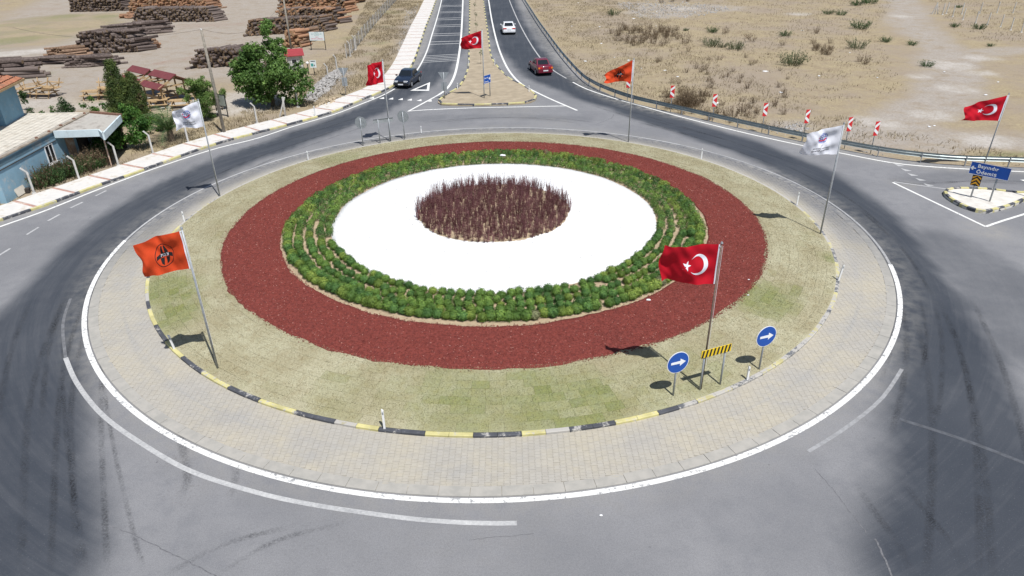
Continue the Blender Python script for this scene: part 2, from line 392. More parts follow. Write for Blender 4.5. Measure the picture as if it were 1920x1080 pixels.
def darkness(X, Y):
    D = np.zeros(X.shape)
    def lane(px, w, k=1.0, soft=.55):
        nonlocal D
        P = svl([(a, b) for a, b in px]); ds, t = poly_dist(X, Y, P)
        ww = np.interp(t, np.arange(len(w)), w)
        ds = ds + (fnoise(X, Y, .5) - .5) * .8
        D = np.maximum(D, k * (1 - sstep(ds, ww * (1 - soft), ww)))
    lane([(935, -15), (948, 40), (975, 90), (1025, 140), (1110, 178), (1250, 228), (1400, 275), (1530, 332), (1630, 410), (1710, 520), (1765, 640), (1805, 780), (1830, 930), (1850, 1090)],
         [3.9, 3.9, 3.6, 3.2, 2.4, 2.2, 2.2, 2.2, 2.2, 2.3, 2.6, 3.1, 3.6, 4.0], 1.0, .5)  # last stretch, bottom right: processed dark tone put into the asphalt colour
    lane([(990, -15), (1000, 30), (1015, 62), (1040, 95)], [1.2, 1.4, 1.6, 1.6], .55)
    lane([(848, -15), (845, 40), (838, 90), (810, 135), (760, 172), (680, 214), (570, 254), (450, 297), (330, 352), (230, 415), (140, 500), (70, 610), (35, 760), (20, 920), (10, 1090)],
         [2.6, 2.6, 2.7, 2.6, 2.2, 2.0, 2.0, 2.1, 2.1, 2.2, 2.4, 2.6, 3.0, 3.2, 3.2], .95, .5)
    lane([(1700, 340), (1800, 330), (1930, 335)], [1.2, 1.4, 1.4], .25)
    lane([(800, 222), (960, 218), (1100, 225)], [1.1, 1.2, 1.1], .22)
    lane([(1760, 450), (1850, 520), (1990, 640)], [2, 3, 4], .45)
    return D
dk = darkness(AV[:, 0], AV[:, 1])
stn = np.zeros(len(AV)); dst = np.zeros(len(AV))
for (c, r, k) in (((345, 925), 1.0, .55), ((330, 860), 1.0, .6), ((700, 945), .9, .3), ((992, 210), 1.7, .8), ((1680, 335), 1.3, .7), ((820, 1035), .9, .3), ((600, 1000), 1.4, .25)):
    q = sv(*c); stn = np.maximum(stn, blob(q[0], q[1], r, AV[:, 0], AV[:, 1], .8, .6) * k)
rw_ = np.hypot(AV[:, 0] - WC[0], AV[:, 1] - WC[1]); 
dst = np.maximum(dst, (1 - sstep(rw_, 19.7, 21.2)) * .35)
dst = np.maximum(dst, blob(0, -20.5, 7, AV[:, 0], AV[:, 1], .9, .5) * .18)
for c, r, k in (((960, 206), 4, .35), ((1040, 230), 3, .3), ((1850, 432), 1.8, .6), ((1700, 345), 1.5, .5), ((480, 880), 1.0, .4), ((365, 925), .5, .6)):
    q = sv(*c); dst = np.maximum(dst, blob(q[0], q[1], r, AV[:, 0], AV[:, 1], .8, .5) * k)
d_, _ = poly_dist(AV[:, 0], AV[:, 1], KLs); dst = np.maximum(dst, (1 - sstep(d_, .2, 1.2)) * .75)
d_, _ = poly_dist(AV[:, 0], AV[:, 1], RL); dst = np.maximum(dst, (1 - sstep(d_, .3, 2.0)) * .6)
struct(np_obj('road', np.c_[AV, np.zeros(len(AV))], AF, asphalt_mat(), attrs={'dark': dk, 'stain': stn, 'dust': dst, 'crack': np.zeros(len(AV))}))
struct(np_obj('far_road', [(-3000, -60, -.03), (3000, -60, -.03), (3000, -34, -.03), (-3000, -34, -.03)], [(0, 1, 2, 3)], bpy.data.materials['asphalt']))

# ---------------------------------------------------------------- painted markings
def paint_mat(name, worn):
    m, nt, b = newmat(name, .7, 0, .3)
    p = pos(nt); n = noise(nt, p, 7, 6, .75); n0 = noise(nt, p, .9, 3, .6)
    c = mixc(nt, ramp(nt, n0, .35, .7), (.66, .65, .62), (.78, .775, .75))
    c = mixc(nt, ramp(nt, mth(nt, 'ADD', n, mth(nt, 'MULTIPLY', n0, .35)), .86 - worn * .36, 1.02 - worn * .36), c, (.24, .24, .245))
    setin(nt, b.inputs['Base Color'], c); return m
M_PAINT = paint_mat('road_paint', .42)
def faded(name, k):
    m, nt, b = newmat(name, .75, 0, .3); p = pos(nt); n = noise(nt, p, 9, 5, .7); n0 = noise(nt, p, .7, 3)
    f = mth(nt, 'ADD', k, mth(nt, 'MULTIPLY', mth(nt, 'SUBTRACT', mth(nt, 'ADD', n, mth(nt, 'MULTIPLY', n0, .6)), .8), 1.1), True)
    setin(nt, b.inputs['Base Color'], mixc(nt, f, (.62, .615, .60), (.215, .215, .222))); return m
M_FAINT = faded('worn_road_paint', .78); M_THIN = faded('faded_road_paint', .56)
def strip(name, P, w, mat=M_PAINT, z=.004):
    P = np.asarray(P); n = normals2(P); L = P + n * w / 2; Q = P - n * w / 2; k = len(P)
    V = np.r_[np.c_[L, np.full(k, z)], np.c_[Q, np.full(k, z)]]
    F = [(i, k + i, k + i + 1, i + 1) for i in range(k - 1)]
    return struct(mesh_obj(name, V, F, mat))
def pline(name, px, w, mat=M_PAINT, z=.004, step=.8): return strip(name, smooth_line(svl(px), step), w, mat, z)
def arc(c, r, a0, a1, step=.4):
    n = max(2, int(abs(a1 - a0) * r / step)); t = np.linspace(a0, a1, n + 1); return np.stack([c[0] + r * np.cos(t), c[1] + r * np.sin(t)], -1)
strip('circle_line', arc(WC, WR, R(182), R(346), .4), .2, paint_mat('circle_paint', .54))
strip('circle_line', arc(WC, WR, R(-14), R(48), .4), .12, M_FAINT)
strip('circle_line', arc(WC, WR, R(48), R(182), .4), .12, M_THIN)
P_lane = svl([(132, 560), (118, 608), (123, 671), (144.5, 719), (193, 779), (270, 834.5), (361, 885), (481.5, 923.6), (578, 945), (671, 959.6), (782, 974), (893, 981), (969, 981)])
strip('lane_line', smooth_line(P_lane[2:], .5), .17, M_THIN, .005)
strip('lane_line', smooth_line(P_lane[:3], .5), .12, plain('ghost_line_left', (.15, .152, .16), .85, .25, 4), .005)
pline('lane_line', [(1515.5, 846.6), (1585, 803), (1652.7, 748), (1691, 692)], .13, plain('ghost_line', (.285, .285, .29), .85, .18, 5), .005)
pline('seam_line', [(1686, 786), (1800, 822), (1930, 872)], .16, plain('seam_grey', (.085, .09, .102), .85, .25, 5))
pline('edge_line', [(-90, 458), (0, 425), (85, 395), (185, 355), (290, 316), (400, 280), (480, 260), (550, 237), (625, 215), (680, 194), (720, 177.5), (750, 160), (771, 143), (785, 127), (800, 97), (810, 65), (820, 32), (828, 0), (833, -25)], .16)
pline('edge_line', [(869, -25), (868, 0), (866.5, 37), (864, 75), (860, 107), (854, 136), (846, 155), (836, 168), (822, 178)], .24)
pline('edge_line', [(822, 178), (800, 190), (765, 209)], .18)
pline('edge_line', [(766, 208.5), (800, 206), (880, 202.5), (950, 201), (1061, 198.6)], .17, z=.006)
pline('edge_line', [(911, -25), (916, 0), (922, 37), (932, 80), (945, 115), (960, 140), (980, 159), (1012, 176), (1040, 189), (1082, 207)], .2)
pline('edge_line', [(948, -25), (955, 0), (972, 40), (990, 74), (1012, 107), (1035, 130), (1062, 147)], .15, M_THIN)
pline('edge_line', [(1074, 154), (1100, 167), (1150, 184), (1200, 198), (1280, 220), (1400, 250), (1519, 276), (1576, 287), (1671, 305), (1750, 313), (1833, 318), (1920, 322), (2030, 327)], .16)
for a in ([(50, 440), (72.5, 426)], [(90, 414), (112, 402)], [(132, 390), (155, 379)], [(179, 367.5), (199, 357.5)], [(-10, 484), (19, 466)]): pline('lane_dash', a, .13, M_THIN, step=1)
# painted nose of the splitter at the right
pline('edge_line', [(1674, 342), (1760, 383), (1848, 425)], .15); pline('edge_line', [(1848, 425), (1880, 414), (1925, 400), (1990, 378)], .15, z=.006)
pline('edge_line', [(1676, 341), (1779, 355), (1800, 356)], .12, M_THIN, z=.006)
# transverse rumble bars on the left carriageway
LW = svl([(828, 0), (820, 32), (810, 65), (800, 97), (791, 115)]); LE = svl([(868, 0), (866.5, 37), (864, 75), (861, 100), (858, 118)])
def rung(yl, yr, w=.28):
    a = np.array([np.interp(yl, LW[::-1][:, 1], LW[::-1][:, 0]), yl]); b = np.array([np.interp(yr, LE[::-1][:, 1], LE[::-1][:, 0]), yr])
    return strip('rumble_bar', resample(np.array([a + [.12, 0], b - [.15, 0]]), 1.2), w, M_THIN, .005)
for py in (104.5, 107.5, 110.5, 113.5, 116.5):
    y = sv(840, py)[1]; rung(y, y + .9, .22)
for py in (78, 82.5, 63, 66.5, 47, 50, 34, 37, 22, 24, 10.5, 12.5):
    y = sv(840, py)[1]; rung(y - .1, y + .3, .3)
def tri(name, px, mat=M_PAINT, z=.005):
    P = svl(px); return struct(mesh_obj(name, [(a, b, z) for a, b in P], [tuple(range(len(P)))], mat))
for x, y in ((697, 183.5), (716, 184), (733, 185), (751, 186), (768, 187), (786, 188), (805, 189)):
    tri('yield_tooth', [(x + 4, y - 2.2), (x + 4.4, y + 1.6), (x - 5, y + 1.2)])
for x, y in ((1686, 309), (1699, 318), (1711, 327), (1726, 336), (1741, 346)):
    tri('yield_tooth', [(x - 10, y - 2.4), (x - 2, y + 2.8), (x + 11, y + 2.4)], M_THIN)
def frame_tri(px, w):
    P = svl(px); c = P.mean(0); Q = c + (P - c) * (1 - w)
    V = [(a, b, .005) for a, b in P] + [(a, b, .005) for a, b in Q]
    return struct(mesh_obj('yield_triangle', V, [(i, (i + 1) % 3, 3 + (i + 1) % 3, 3 + i) for i in range(3)], M_PAINT))
frame_tri([(769, 170), (804.5, 170.3), (806.5, 154)], .38)
tri('painted_arrow', [(1913, 337), (1935, 346), (1960, 338)], M_PAINT)

# ---------------------------------------------------------------- kerbs
def kerb_paint(name, c, wear_tone):
    m, nt, b = newmat(name, .75, 0, .3); p = pos(nt)
    n = noise(nt, p, 4.0, 6, .72); n0 = noise(nt, p, .13, 2)
    cc = mixc(nt, ramp(nt, noise(nt, p, 2, 4), .3, .7), scl(c, .8), scl(c, 1.12))
    thr = mth(nt, 'ADD', n, mth(nt, 'MULTIPLY', n0, .3))
    cc = mixc(nt, ramp(nt, thr, .80 - wear_tone, .92 - wear_tone), cc, (.40, .38, .35))
    setin(nt, b.inputs['Base Color'], cc); bump(nt, b, noise(nt, p, 40, 3), .3, .01); return m
KM = {('y', 0): kerb_paint('yellow_kerb_paint', (.53, .48, .22), .13), ('b', 0): kerb_paint('black_kerb_paint', (.075, .078, .09), .12), ('y', 1): kerb_paint('worn_yellow_kerb_paint', (.50, .45, .22), .22), ('b', 1): kerb_paint('worn_black_kerb_paint', (.13, .135, .145), .22), ('y', 2): kerb_paint('bare_yellow_kerb', (.44, .40, .27), .36), ('b', 2): kerb_paint('bare_black_kerb', (.20, .20, .20), .36)}
M_CONC = plain('grey_concrete', (.40, .385, .36), .85, .16, 3, dirt=(.28, .25, .21), dirt_amt=.3, bmp=.25)
def kerb_mesh(name, L, w, h, mat, lean=.02):
    g = G(); x = L / 2 - .006; b = .02
    prof = [(0, -.08), (0, h - b), (b, h), (w - b, h), (w, h - b), (w, -.08)]   # (outward distance from road face, z)
    P = [(-x, y, z) for y, z in prof] + [(x, y, z) for y, z in prof]; n = len(prof)
    g.add(P, [tuple(range(n)), tuple(reversed(range(n, 2 * n)))] + [(i, n + i, n + (i + 1) % n, (i + 1) % n) for i in range(n)])
    me = bpy.data.meshes.new(name); me.from_pydata(g.V, [], g.F); me.materials.append(mat); me.update(); return me
_km = {}
def kerb_run(name, P, step, w=.18, h=.14, closed=False, side=1, z=0.0, start=0, pattern=2, wornfn=None):
    root = empty_struct(name)
    for i in range(len(P) - 1):
        a, b = P[i], P[i + 1]; L = float(np.hypot(*(b - a)))
        c = 'y' if ((i + start) // pattern) % 2 == 0 else 'b'
        wv = wornfn((a + b) / 2) if wornfn else 0
        key = (c, round(L, 2), w, h, wv)
        if key not in _km: _km[key] = kerb_mesh('kerb_stone', round(L, 2), w, h, KM[c, wv])
        o = bpy.data.objects.new('kerb_stone', _km[key]); link(o, root)
        m = (a + b) / 2; ang = math.atan2(b[1] - a[1], b[0] - a[0]) + (0 if side > 0 else math.pi)
        o.location = (m[0], m[1], z + rnd.uniform(-.008, .008)); o.rotation_euler = (rnd.uniform(-.012, .012), 0, ang + rnd.uniform(-.006, .006))
    return root
# pavement on the left: kerb, pale slabs, red joints
KP = smooth_line(KERB_L, .78)
kerb_run('pavement_kerb', KP, .78, start=1)
M_SLAB = plain('pale_concrete_slab', (.60, .575, .545), .85, .10, 1.5, dirt=(.44, .39, .32), dirt_amt=.35, bmp=.15)
M_RED = plain('red_concrete_strip', (.42, .25, .20), .85, .2, 4, dirt=(.5, .43, .37), dirt_amt=.45)
pav = empty_struct('pavement')
SP = smooth_line(KERB_L, 2.52); SN = normals2(SP)
for i in range(len(SP) - 1):
    a, b = SP[i], SP[i + 1]; na, nb_ = SN[i], SN[i + 1]; d = b - a; L = np.hypot(*d); d = d / L
    z = .115 + rnd.uniform(-.006, .006)
    def pc(t, o): 
        q = a + (b - a) * t; n = na * (1 - t) + nb_ * t; return q + n * o
    t1 = .21 / L
    for nm, t0, t2, mt, zz in (('red_strip', 0, t1, M_RED, z - .004), ('pavement_slab', t1 + .004, .998, M_SLAB, z)):
        c = pc((t0 + t2) / 2, 1.2)
        pol = [pc(t0, .185) - c, pc(t2, .185) - c, pc(t2, 2.28) - c, pc(t0, 2.28) - c]
        G().prism([tuple(p) for p in pol], -.15, 0).obj(nm, mt, pav, (c[0], c[1], zz))
# ---------------------------------------------------------------- splitter islands
M_SOIL = plain('pale_soil', (.34, .28, .20), .95, .14, 1.2, dirt=(.40, .345, .26), dirt_amt=.2, dscale=.6, bmp=.5, bscale=30)
M_ISL = plain('pale_island_concrete', (.60, .57, .52), .9, .12, 2, dirt=(.45, .42, .38), dirt_amt=.3)
medO = np.vstack([smooth_line(MED_R[::-1], .8), smooth_line(np.vstack([MED_R[0], MED_B[::-1], MED_L[0]]), .8)[1:-1], smooth_line(MED_L, .8)])
medX = np.vstack([medO[0] + (medO[0] - medO[1]) * 20, medO, medO[-1] + (medO[-1] - medO[-2]) * 20])
struct(G().prism([tuple(p) for p in medX], -.02, .11).obj('median_ground', M_SOIL))
cR = smooth_line(MED_R[::-1], .78); cB = smooth_line(np.vstack([MED_R[0], MED_B[::-1], MED_L[0]]), 1.5); cL = smooth_line(MED_L, .78)
kerb_run('median_kerb', np.vstack([[medX[0]], cR])[1:], .78, side=-1); kerb_run('median_kerb', cL, .78, side=-1)
kerb_run('median_kerb', cB, 1.5, side=-1, h=.2, pattern=1, start=0)
IS = svl([(1990, 352), (1917, 364), (1860, 358), (1806, 355.5), (1778, 357), (1768, 363), (1773, 372), (1795, 386), (1822, 397), (1847, 401), (1868, 397), (1896, 389), (1920, 378.5), (1990, 350)])
ISs = smooth_line(IS, .5)
struct(G().prism([tuple(p) for p in ISs], -.02, .125).obj('splitter_ground', M_ISL))
kerb_run('splitter_kerb', ISs[::-1][np.r_[0:len(ISs)]], .5, h=.2, pattern=1, side=-1)

# ---------------------------------------------------------------- apron of interlocking pavers round the island
M_PAV = None
def paver_mat():
    m, nt, b = newmat('interlocking_paver', .85, 0, .25); p = pos(nt)
    n1 = noise(nt, p, .5, 4, .6); n2 = noise(nt, p, 5, 4)
    c = mixc(nt, ramp(nt, n1, .35, .68), (.355, .332, .292), (.405, .365, .285))
    c = mixc(nt, mth(nt, 'MULTIPLY', attr(nt, 'tint'), .22), c, (.42, .405, .38))
    c = mixc(nt, mth(nt, 'MULTIPLY', ramp(nt, noise(nt, p, .35, 5, .7), .52, .72), .45), c, (.27, .27, .275))
    # black tyre polish towards the outer edge where wheels cut the corner
    sx = nd(nt, 'ShaderNodeSeparateXYZ'); nt.links.new(p, sx.inputs[0]); yy = mth(nt, 'ADD', sx.outputs[1], .3)
    rr = mth(nt, 'SQRT', mth(nt, 'ADD', mth(nt, 'MULTIPLY', sx.outputs[0], sx.outputs[0]), mth(nt, 'MULTIPLY', yy, yy)))
    ang = mth(nt, 'DIVIDE', yy, rr)
    cb = nd(nt, 'ShaderNodeCombineXYZ'); setin(nt, cb.inputs[0], mth(nt, 'MULTIPLY', rr, 2.4)); setin(nt, cb.inputs[1], mth(nt, 'MULTIPLY', ang, 2.0))
    c = mixc(nt, mth(nt, 'MULTIPLY', ramp(nt, noise(nt, cb.outputs[0], 1.0, 4, .6), .5, .75), .4), c, (.285, .285, .285))
    k = mth(nt, 'MULTIPLY', ramp(nt, mth(nt, 'ADD', rr, mth(nt, 'MULTIPLY', n1, .8)), 17.9, 19.1), ramp(nt, ang, -.38, .12))
    c = mixc(nt, mth(nt, 'MULTIPLY', k, .78), c, (.12, .125, .14))
    c = mixc(nt, mth(nt, 'MULTIPLY', ramp(nt, n2, .35, .7), .3), c, (.30, .275, .24))
    setin(nt, b.inputs['Base Color'], c); bump(nt, b, noise(nt, p, 50, 2), .2, .01); return m
M_PAV = paver_mat()
M_SAND = plain('joint_sand', (.30, .275, .23), .95, .15, 8)
def ring_obj(name, mat, c0, r0, c1, r1, z0, z1=None, n=240, **kw):
    z1 = z0 if z1 is None else z1; t = np.linspace(0, 2 * math.pi, n, endpoint=False)
    V = np.r_[np.c_[c0[0] + r0 * np.cos(t), c0[1] + r0 * np.sin(t), np.full(n, z0)], np.c_[c1[0] + r1 * np.cos(t), c1[1] + r1 * np.sin(t), np.full(n, z1)]]
    i = np.arange(n); j = (i + 1) % n
    return np_obj(name, V, np.stack([i, n + i, n + j, j], -1), mat, **kw)
apron = struct(ring_obj('apron', M_SAND, (0, 0), 16.9, WC, 19.45, .012))
pw, ph, pa, gap = .195, .150, .012, .006
prof = [(-.5, 1), (-.3, 1), (-.2, -1), (.2, -1), (.3, 1), (.5, 1)]
right = [(pw / 2 + pa * s - gap / 2, t * (ph - gap)) for t, s in prof]
outl = right + [(-x, y) for x, y in reversed(right)]
NP = len(outl); base = np.array(outl)
cxs = np.arange(-20, 20, pw); cys = np.arange(-20.5, 20, ph); CX, CY = np.meshgrid(cxs, cys)
CY = CY + (np.round((CX + 20) / pw).astype(int) % 2) * ph / 2
ok = (np.hypot(CX, CY) > KR - .12) & (np.hypot(CX - WC[0], CY - WC[1]) < 19.17)
CX = CX[ok]; CY = CY[ok]
dcam = np.hypot(CX - 1, CY + 22)
near = np.argsort(dcam)[:300]
far = np.argsort(dcam)[300:]
sideF = [(i, (i + 1) % NP, NP + (i + 1) % NP, NP + i) for i in range(NP)]
pm = []
for k in range(4):
    me = bpy.data.meshes.new('paver')
    me.from_pydata([(x, y, -.03) for x, y in outl] + [(x, y, 0) for x, y in outl], [], [tuple(range(NP, 2 * NP))] + sideF)
    me.materials.append(M_PAV); a = me.attributes.new('tint', 'FLOAT', 'POINT'); a.data.foreach_set('value', np.full(2 * NP, k / 3)); pm.append(me)
for i in near:
    o = bpy.data.objects.new('paver', pm[rnd.randrange(4)]); link(o, apron); o.location = (CX[i], CY[i], .03 + rnd.uniform(-.003, .003)); o.rotation_euler = (rnd.uniform(-.01, .01), rnd.uniform(-.01, .01), rnd.uniform(-.02, .02))
nf = len(far); zz = .03 + rng.uniform(-.003, .003, nf)
# top polygon split into three quads per half keeps every face a quad
bx = np.tile(base[:, 0], (nf, 1)) + CX[far][:, None]; by = np.tile(base[:, 1], (nf, 1)) + CY[far][:, None]
top = np.stack([bx, by, np.tile(zz[:, None], (1, NP))], -1); bot = top.copy(); bot[..., 2] -= .03
PV = np.concatenate([bot, top], 1).reshape(-1, 3)
qs = [(NP + i, NP + i + 1, NP + (NP - 2 - i), NP + (NP - 1 - i)) for i in range(5)] + [tuple(f) for f in sideF]
PF = (np.arange(nf)[:, None, None] * 2 * NP + np.array(qs)[None]).reshape(-1, 4)
stuff(np_obj('pavers', PV, PF, M_PAV, apron, attrs={'tint': np.repeat(rng.random(nf), 2 * NP)}))
# flat concrete edging stones between pavers and the white line
def edge_mat():
    m, nt, b = newmat('edging_concrete', .85, 0, .25); p = pos(nt); n1 = noise(nt, p, 2.0, 5, .65)
    c = mixc(nt, ramp(nt, n1, .3, .7), (.30, .288, .262), (.37, .35, .315)); sx = nd(nt, 'ShaderNodeSeparateXYZ'); nt.links.new(p, sx.inputs[0])
    yy = mth(nt, 'DIVIDE', mth(nt, 'ADD', sx.outputs[1], .5), 19.3)
    c = mixc(nt, mth(nt, 'MULTIPLY', ramp(nt, mth(nt, 'ADD', yy, mth(nt, 'MULTIPLY', n1, .4)), -.25, .35), ramp(nt, n1, .75, .35, .35, .9)), c, (.125, .128, .14))
    setin(nt, b.inputs['Base Color'], c); bump(nt, b, noise(nt, p, 45, 2), .2, .01); return m
M_EDGE = edge_mat()
edging = empty_struct('apron_edging'); ne = 128; Le = 2 * math.pi * 19.3 / ne
eme = bpy.data.meshes.new('edging_stone'); g = G()
x0, x1 = Le / 2 * 19.13 / 19.3 - .008, Le / 2 * 19.52 / 19.3 - .008
g.add([(-x0, -.19, -.03), (x0, -.19, -.03), (x1, .20, -.03), (-x1, .20, -.03), (-x0, -.19, .022), (x0, -.19, .022), (x1, .20, .01), (-x1, .20, .01)], [(0, 3, 2, 1), (4, 5, 6, 7), (0, 1, 5, 4), (1, 2, 6, 5), (2, 3, 7, 6), (3, 0, 4, 7)])
eme.from_pydata(g.V, [], g.F); eme.materials.append(M_EDGE)
for i in range(ne):
    t = 2 * math.pi * i / ne; o = bpy.data.objects.new('edging_stone', eme); link(o, edging)
    o.location = (WC[0] + 19.31 * math.cos(t), WC[1] + 19.31 * math.sin(t), .014 + rnd.uniform(-.004, .004)); o.rotation_euler = (0, 0, t - math.pi / 2)
# island kerb
KC = arc((0, 0), KR, R(-200), R(160), .8)
def island_worn(p):
    t = math.degrees(math.atan2(p[1], p[0])) % 360
    return 2 if (10 < t < 165 or rnd.random() < .06) else 1 if (t > 292 or t < 10 or t < 178) else 0
kerb_run('island_kerb', KC, .8, w=.2, h=.125, start=1, wornfn=island_worn)

# ---------------------------------------------------------------- mounded island
RZ = [0, 2, 4.1, 6, 8.5, 11.2, 14.1, 16, 17.15, 17.3]; ZZ = [1.02, .98, .88, .74, .60, .52, .43, .25, .12, .11]
def mz(x, y): return np.interp(np.hypot(x, y), RZ, ZZ)
def disc(name, mat, c, r0, r1, dz, nr_=24, nt_=260, wob0=.0, wob1=.05, seed=0, skirt=.06, **kw):
    t = np.linspace(0, 2 * math.pi, nt_, endpoint=False); rows = []
    for k in range(nr_ + 1):
        f = k / nr_
        w = wob0 * (1 - f) + wob1 * f
        rr = r0 + (r1 - r0) * f + w * ((vnoise(np.cos(t) * 30 + seed, np.sin(t) * 30) - .5) * 2 + (vnoise(np.cos(t) * 5 + seed, np.sin(t) * 5 + 9) - .5) * 2.4)
        x = c[0] * 1 + rr * np.cos(t); y = c[1] + rr * np.sin(t); rows.append(np.c_[x, y, mz(x, y) + dz])
    e = rows[-1].copy(); e[:, 2] -= skirt; rows.append(e)
    if r0 > 0: e = rows[0].copy(); e[:, 2] -= skirt; rows.insert(0, e)
    V = np.concatenate(rows); i = np.arange(nt_); j = (i + 1) % nt_; F = []
    for k in range(len(rows) - 1): F.append(np.stack([k * nt_ + i, (k + 1) * nt_ + i, (k + 1) * nt_ + j, k * nt_ + j], -1))
    return struct(np_obj(name, V, np.concatenate(F), mat, smooth=True, **kw))
M_BED = plain('bed_soil', (.37, .285, .19), .95, .18, 4, dirt=(.44, .36, .25), dirt_amt=.2, bmp=.7, bscale=26)
disc('island_soil', M_BED, (0, 0), 0, 17.24, -.012, wob1=0, nr_=40)
M_MUL = plain('red_mulch', (.165, .036, .028), .9, .35, 9, dirt=(.11, .022, .02), dirt_amt=.35, dscale=6, bmp=1.0, bscale=30)
MC = (.06, -.02); disc('mulch_ring', M_MUL, MC, 11.25, 14.05, .03, wob0=.06, wob1=.10, seed=3)
M_WH = plain('white_gravel', (.66, .66, .66), .9, .06, 12, dirt=(.60, .585, .56), dirt_amt=.12, dscale=3, bmp=.8, bscale=22)
WHC = (.02, 0); disc('white_gravel_ring', M_WH, WHC, 0, 8.66, .03, wob1=.04, seed=8)
disc('purple_bed_soil', M_BED, (-.03, 0), 0, 4.06, .045, wob1=.06, seed=5, nr_=14)

# ---------------------------------------------------------------- cracks and tar seams in the asphalt
M_CRACK = plain('asphalt_crack', (.14, .14, .148), .9, .3, 12)
for px, w in (([(205, 985), (262, 1008), (330, 1042), (415, 1085)], .03), ([(1528, 880), (1560, 915), (1590, 955), (1625, 1000)], .025), ([(1640, 1010), (1660, 1050), (1672, 1085)], .05), ([(1120, 232), (1146, 222), (1150, 214)], .04), ([(880, 1012), (930, 1007), (1000, 1001)], .018)):
    P = smooth_line(svl(px), .12); P = P + rng.normal(0, .012, P.shape); strip('crack', P, w, M_CRACK, .003)

# ---------------------------------------------------------------- rubber marks left by tyres
def rubber():
    m, nt, b = newmat('tyre_rubber_mark', .85, 0, .3); b.inputs['Base Color'].default_value = (.035, .036, .04, 1)
    p = pos(nt); n = noise(nt, p, .9, 4, .6); n2 = noise(nt, p, 14, 3, .7)
    f = mth(nt, 'MULTIPLY', mth(nt, 'MULTIPLY', ramp(nt, n, .25, .7), .42), mth(nt, 'MULTIPLY', ramp(nt, n2, .3, .65), attr(nt, 'edge')), True)
    tr = nd(nt, 'ShaderNodeBsdfTransparent'); ms = nd(nt, 'ShaderNodeMixShader'); setin(nt, ms.inputs[0], f)
    nt.links.new(tr.outputs[0], ms.inputs[1]); nt.links.new(b.outputs[0], ms.inputs[2]); nt.links.new(ms.outputs[0], nt.nodes['Material Output'].inputs[0]); return m
M_RUB = rubber()
def tyre_mark(P, w):
    n = normals2(P); k = len(P); V = np.concatenate([np.c_[P + n * o * w, np.full(k, .0025)] for o in (-.5, -.2, .2, .5)]); F = np.concatenate([np.stack([j * k + np.arange(k - 1), j * k + np.arange(1, k), (j + 1) * k + np.arange(1, k), (j + 1) * k + np.arange(k - 1)], -1) for j in range(3)])
    e = np.minimum(1, np.minimum(np.arange(k), np.arange(k)[::-1]) / 5.0); struct(np_obj('tyre_mark', V, F, M_RUB, attrs={'edge': np.concatenate([e * 0, e, e, e * 0])}))
for px, w in (([(205, 500), (150, 590), (118, 700), (106, 820), (100, 960), (95, 1085)], .26), ([(120, 560), (80, 660), (55, 760), (45, 900), (40, 1085)], .3), ([(60, 560), (20, 660), (-5, 800)], .3), ([(250, 440), (190, 510), (150, 570)], .25), ([(1690, 560), (1700, 640), (1690, 740), (1668, 820)], .28), ([(1720, 600), (1740, 700), (1748, 820), (1745, 960), (1735, 1085)], .32), ([(1760, 560), (1800, 660), (1830, 780), (1850, 920), (1860, 1085)], .32), ([(1665, 560), (1672, 640), (1650, 720)], .22), ([(1560, 390), (1640, 470), (1690, 560)], .26), ([(1430, 310), (1540, 370), (1620, 440)], .26), ([(1180, 225), (1320, 262), (1460, 312)], .26), ([(1100, 195), (1200, 225), (1330, 265)], .24), ([(700, 222), (590, 258), (470, 300), (360, 350)], .26), ([(660, 214), (560, 246), (440, 284)], .24), ([(330, 780), (345, 850), (352, 900), (330, 950)], .35), ([(300, 1085), (420, 1020), (560, 985)], .25), ([(1660, 335), (1720, 345), (1800, 340), (1930, 345)], .24), ([(780, 232), (880, 222), (1000, 222), (1090, 232)], .22), ([(120, 620), (118, 720), (128, 850), (150, 1000), (165, 1085)], .2), ([(1600, 900), (1640, 960), (1690, 1030), (1710, 1085)], .3)):
    tyre_mark(smooth_line(svl(px), .3), w); tyre_mark(smooth_line(svl(px), .3) + np.array([1.45, .1]), w * .9)
# ---------------------------------------------------------------- turf laid in tiles
def turf_mat():
    m, nt, b = newmat('rolled_turf', .95, 0, .1); p = pos(nt)
    n2 = noise(nt, p, 3.0, 5, .7); n3 = noise(nt, p, 22, 3, .7); n1 = noise(nt, p, .55, 4, .6)
    dry = mixc(nt, ramp(nt, n1, .35, .65), (.325, .292, .185), (.405, .382, .262))
    dry = mixc(nt, mth(nt, 'MULTIPLY', ramp(nt, n2, .45, .75), .6), dry, (.27, .215, .125))
    gr = mixc(nt, ramp(nt, n2, .35, .65), (.15, .185, .062), (.225, .235, .088))
    f = mth(nt, 'ADD', attr(nt, 'green'), mth(nt, 'MULTIPLY', mth(nt, 'SUBTRACT', n2, .5), mth(nt, 'ADD', mth(nt, 'MULTIPLY', attr(nt, 'green'), 1.2), .25)), True)
    c = mixc(nt, f, dry, gr)
    c = mixc(nt, mth(nt, 'MULTIPLY', attr(nt, 'tint'), .3), c, (.43, .40, .285))
    c = mixc(nt, mth(nt, 'MULTIPLY', ramp(nt, n3, .4, .75), .45), c, (.13, .105, .055))
    setin(nt, b.inputs['Base Color'], c); bump(nt, b, mth(nt, 'ADD', n3, n2), .6, .03); return m
M_TURF = turf_mat()
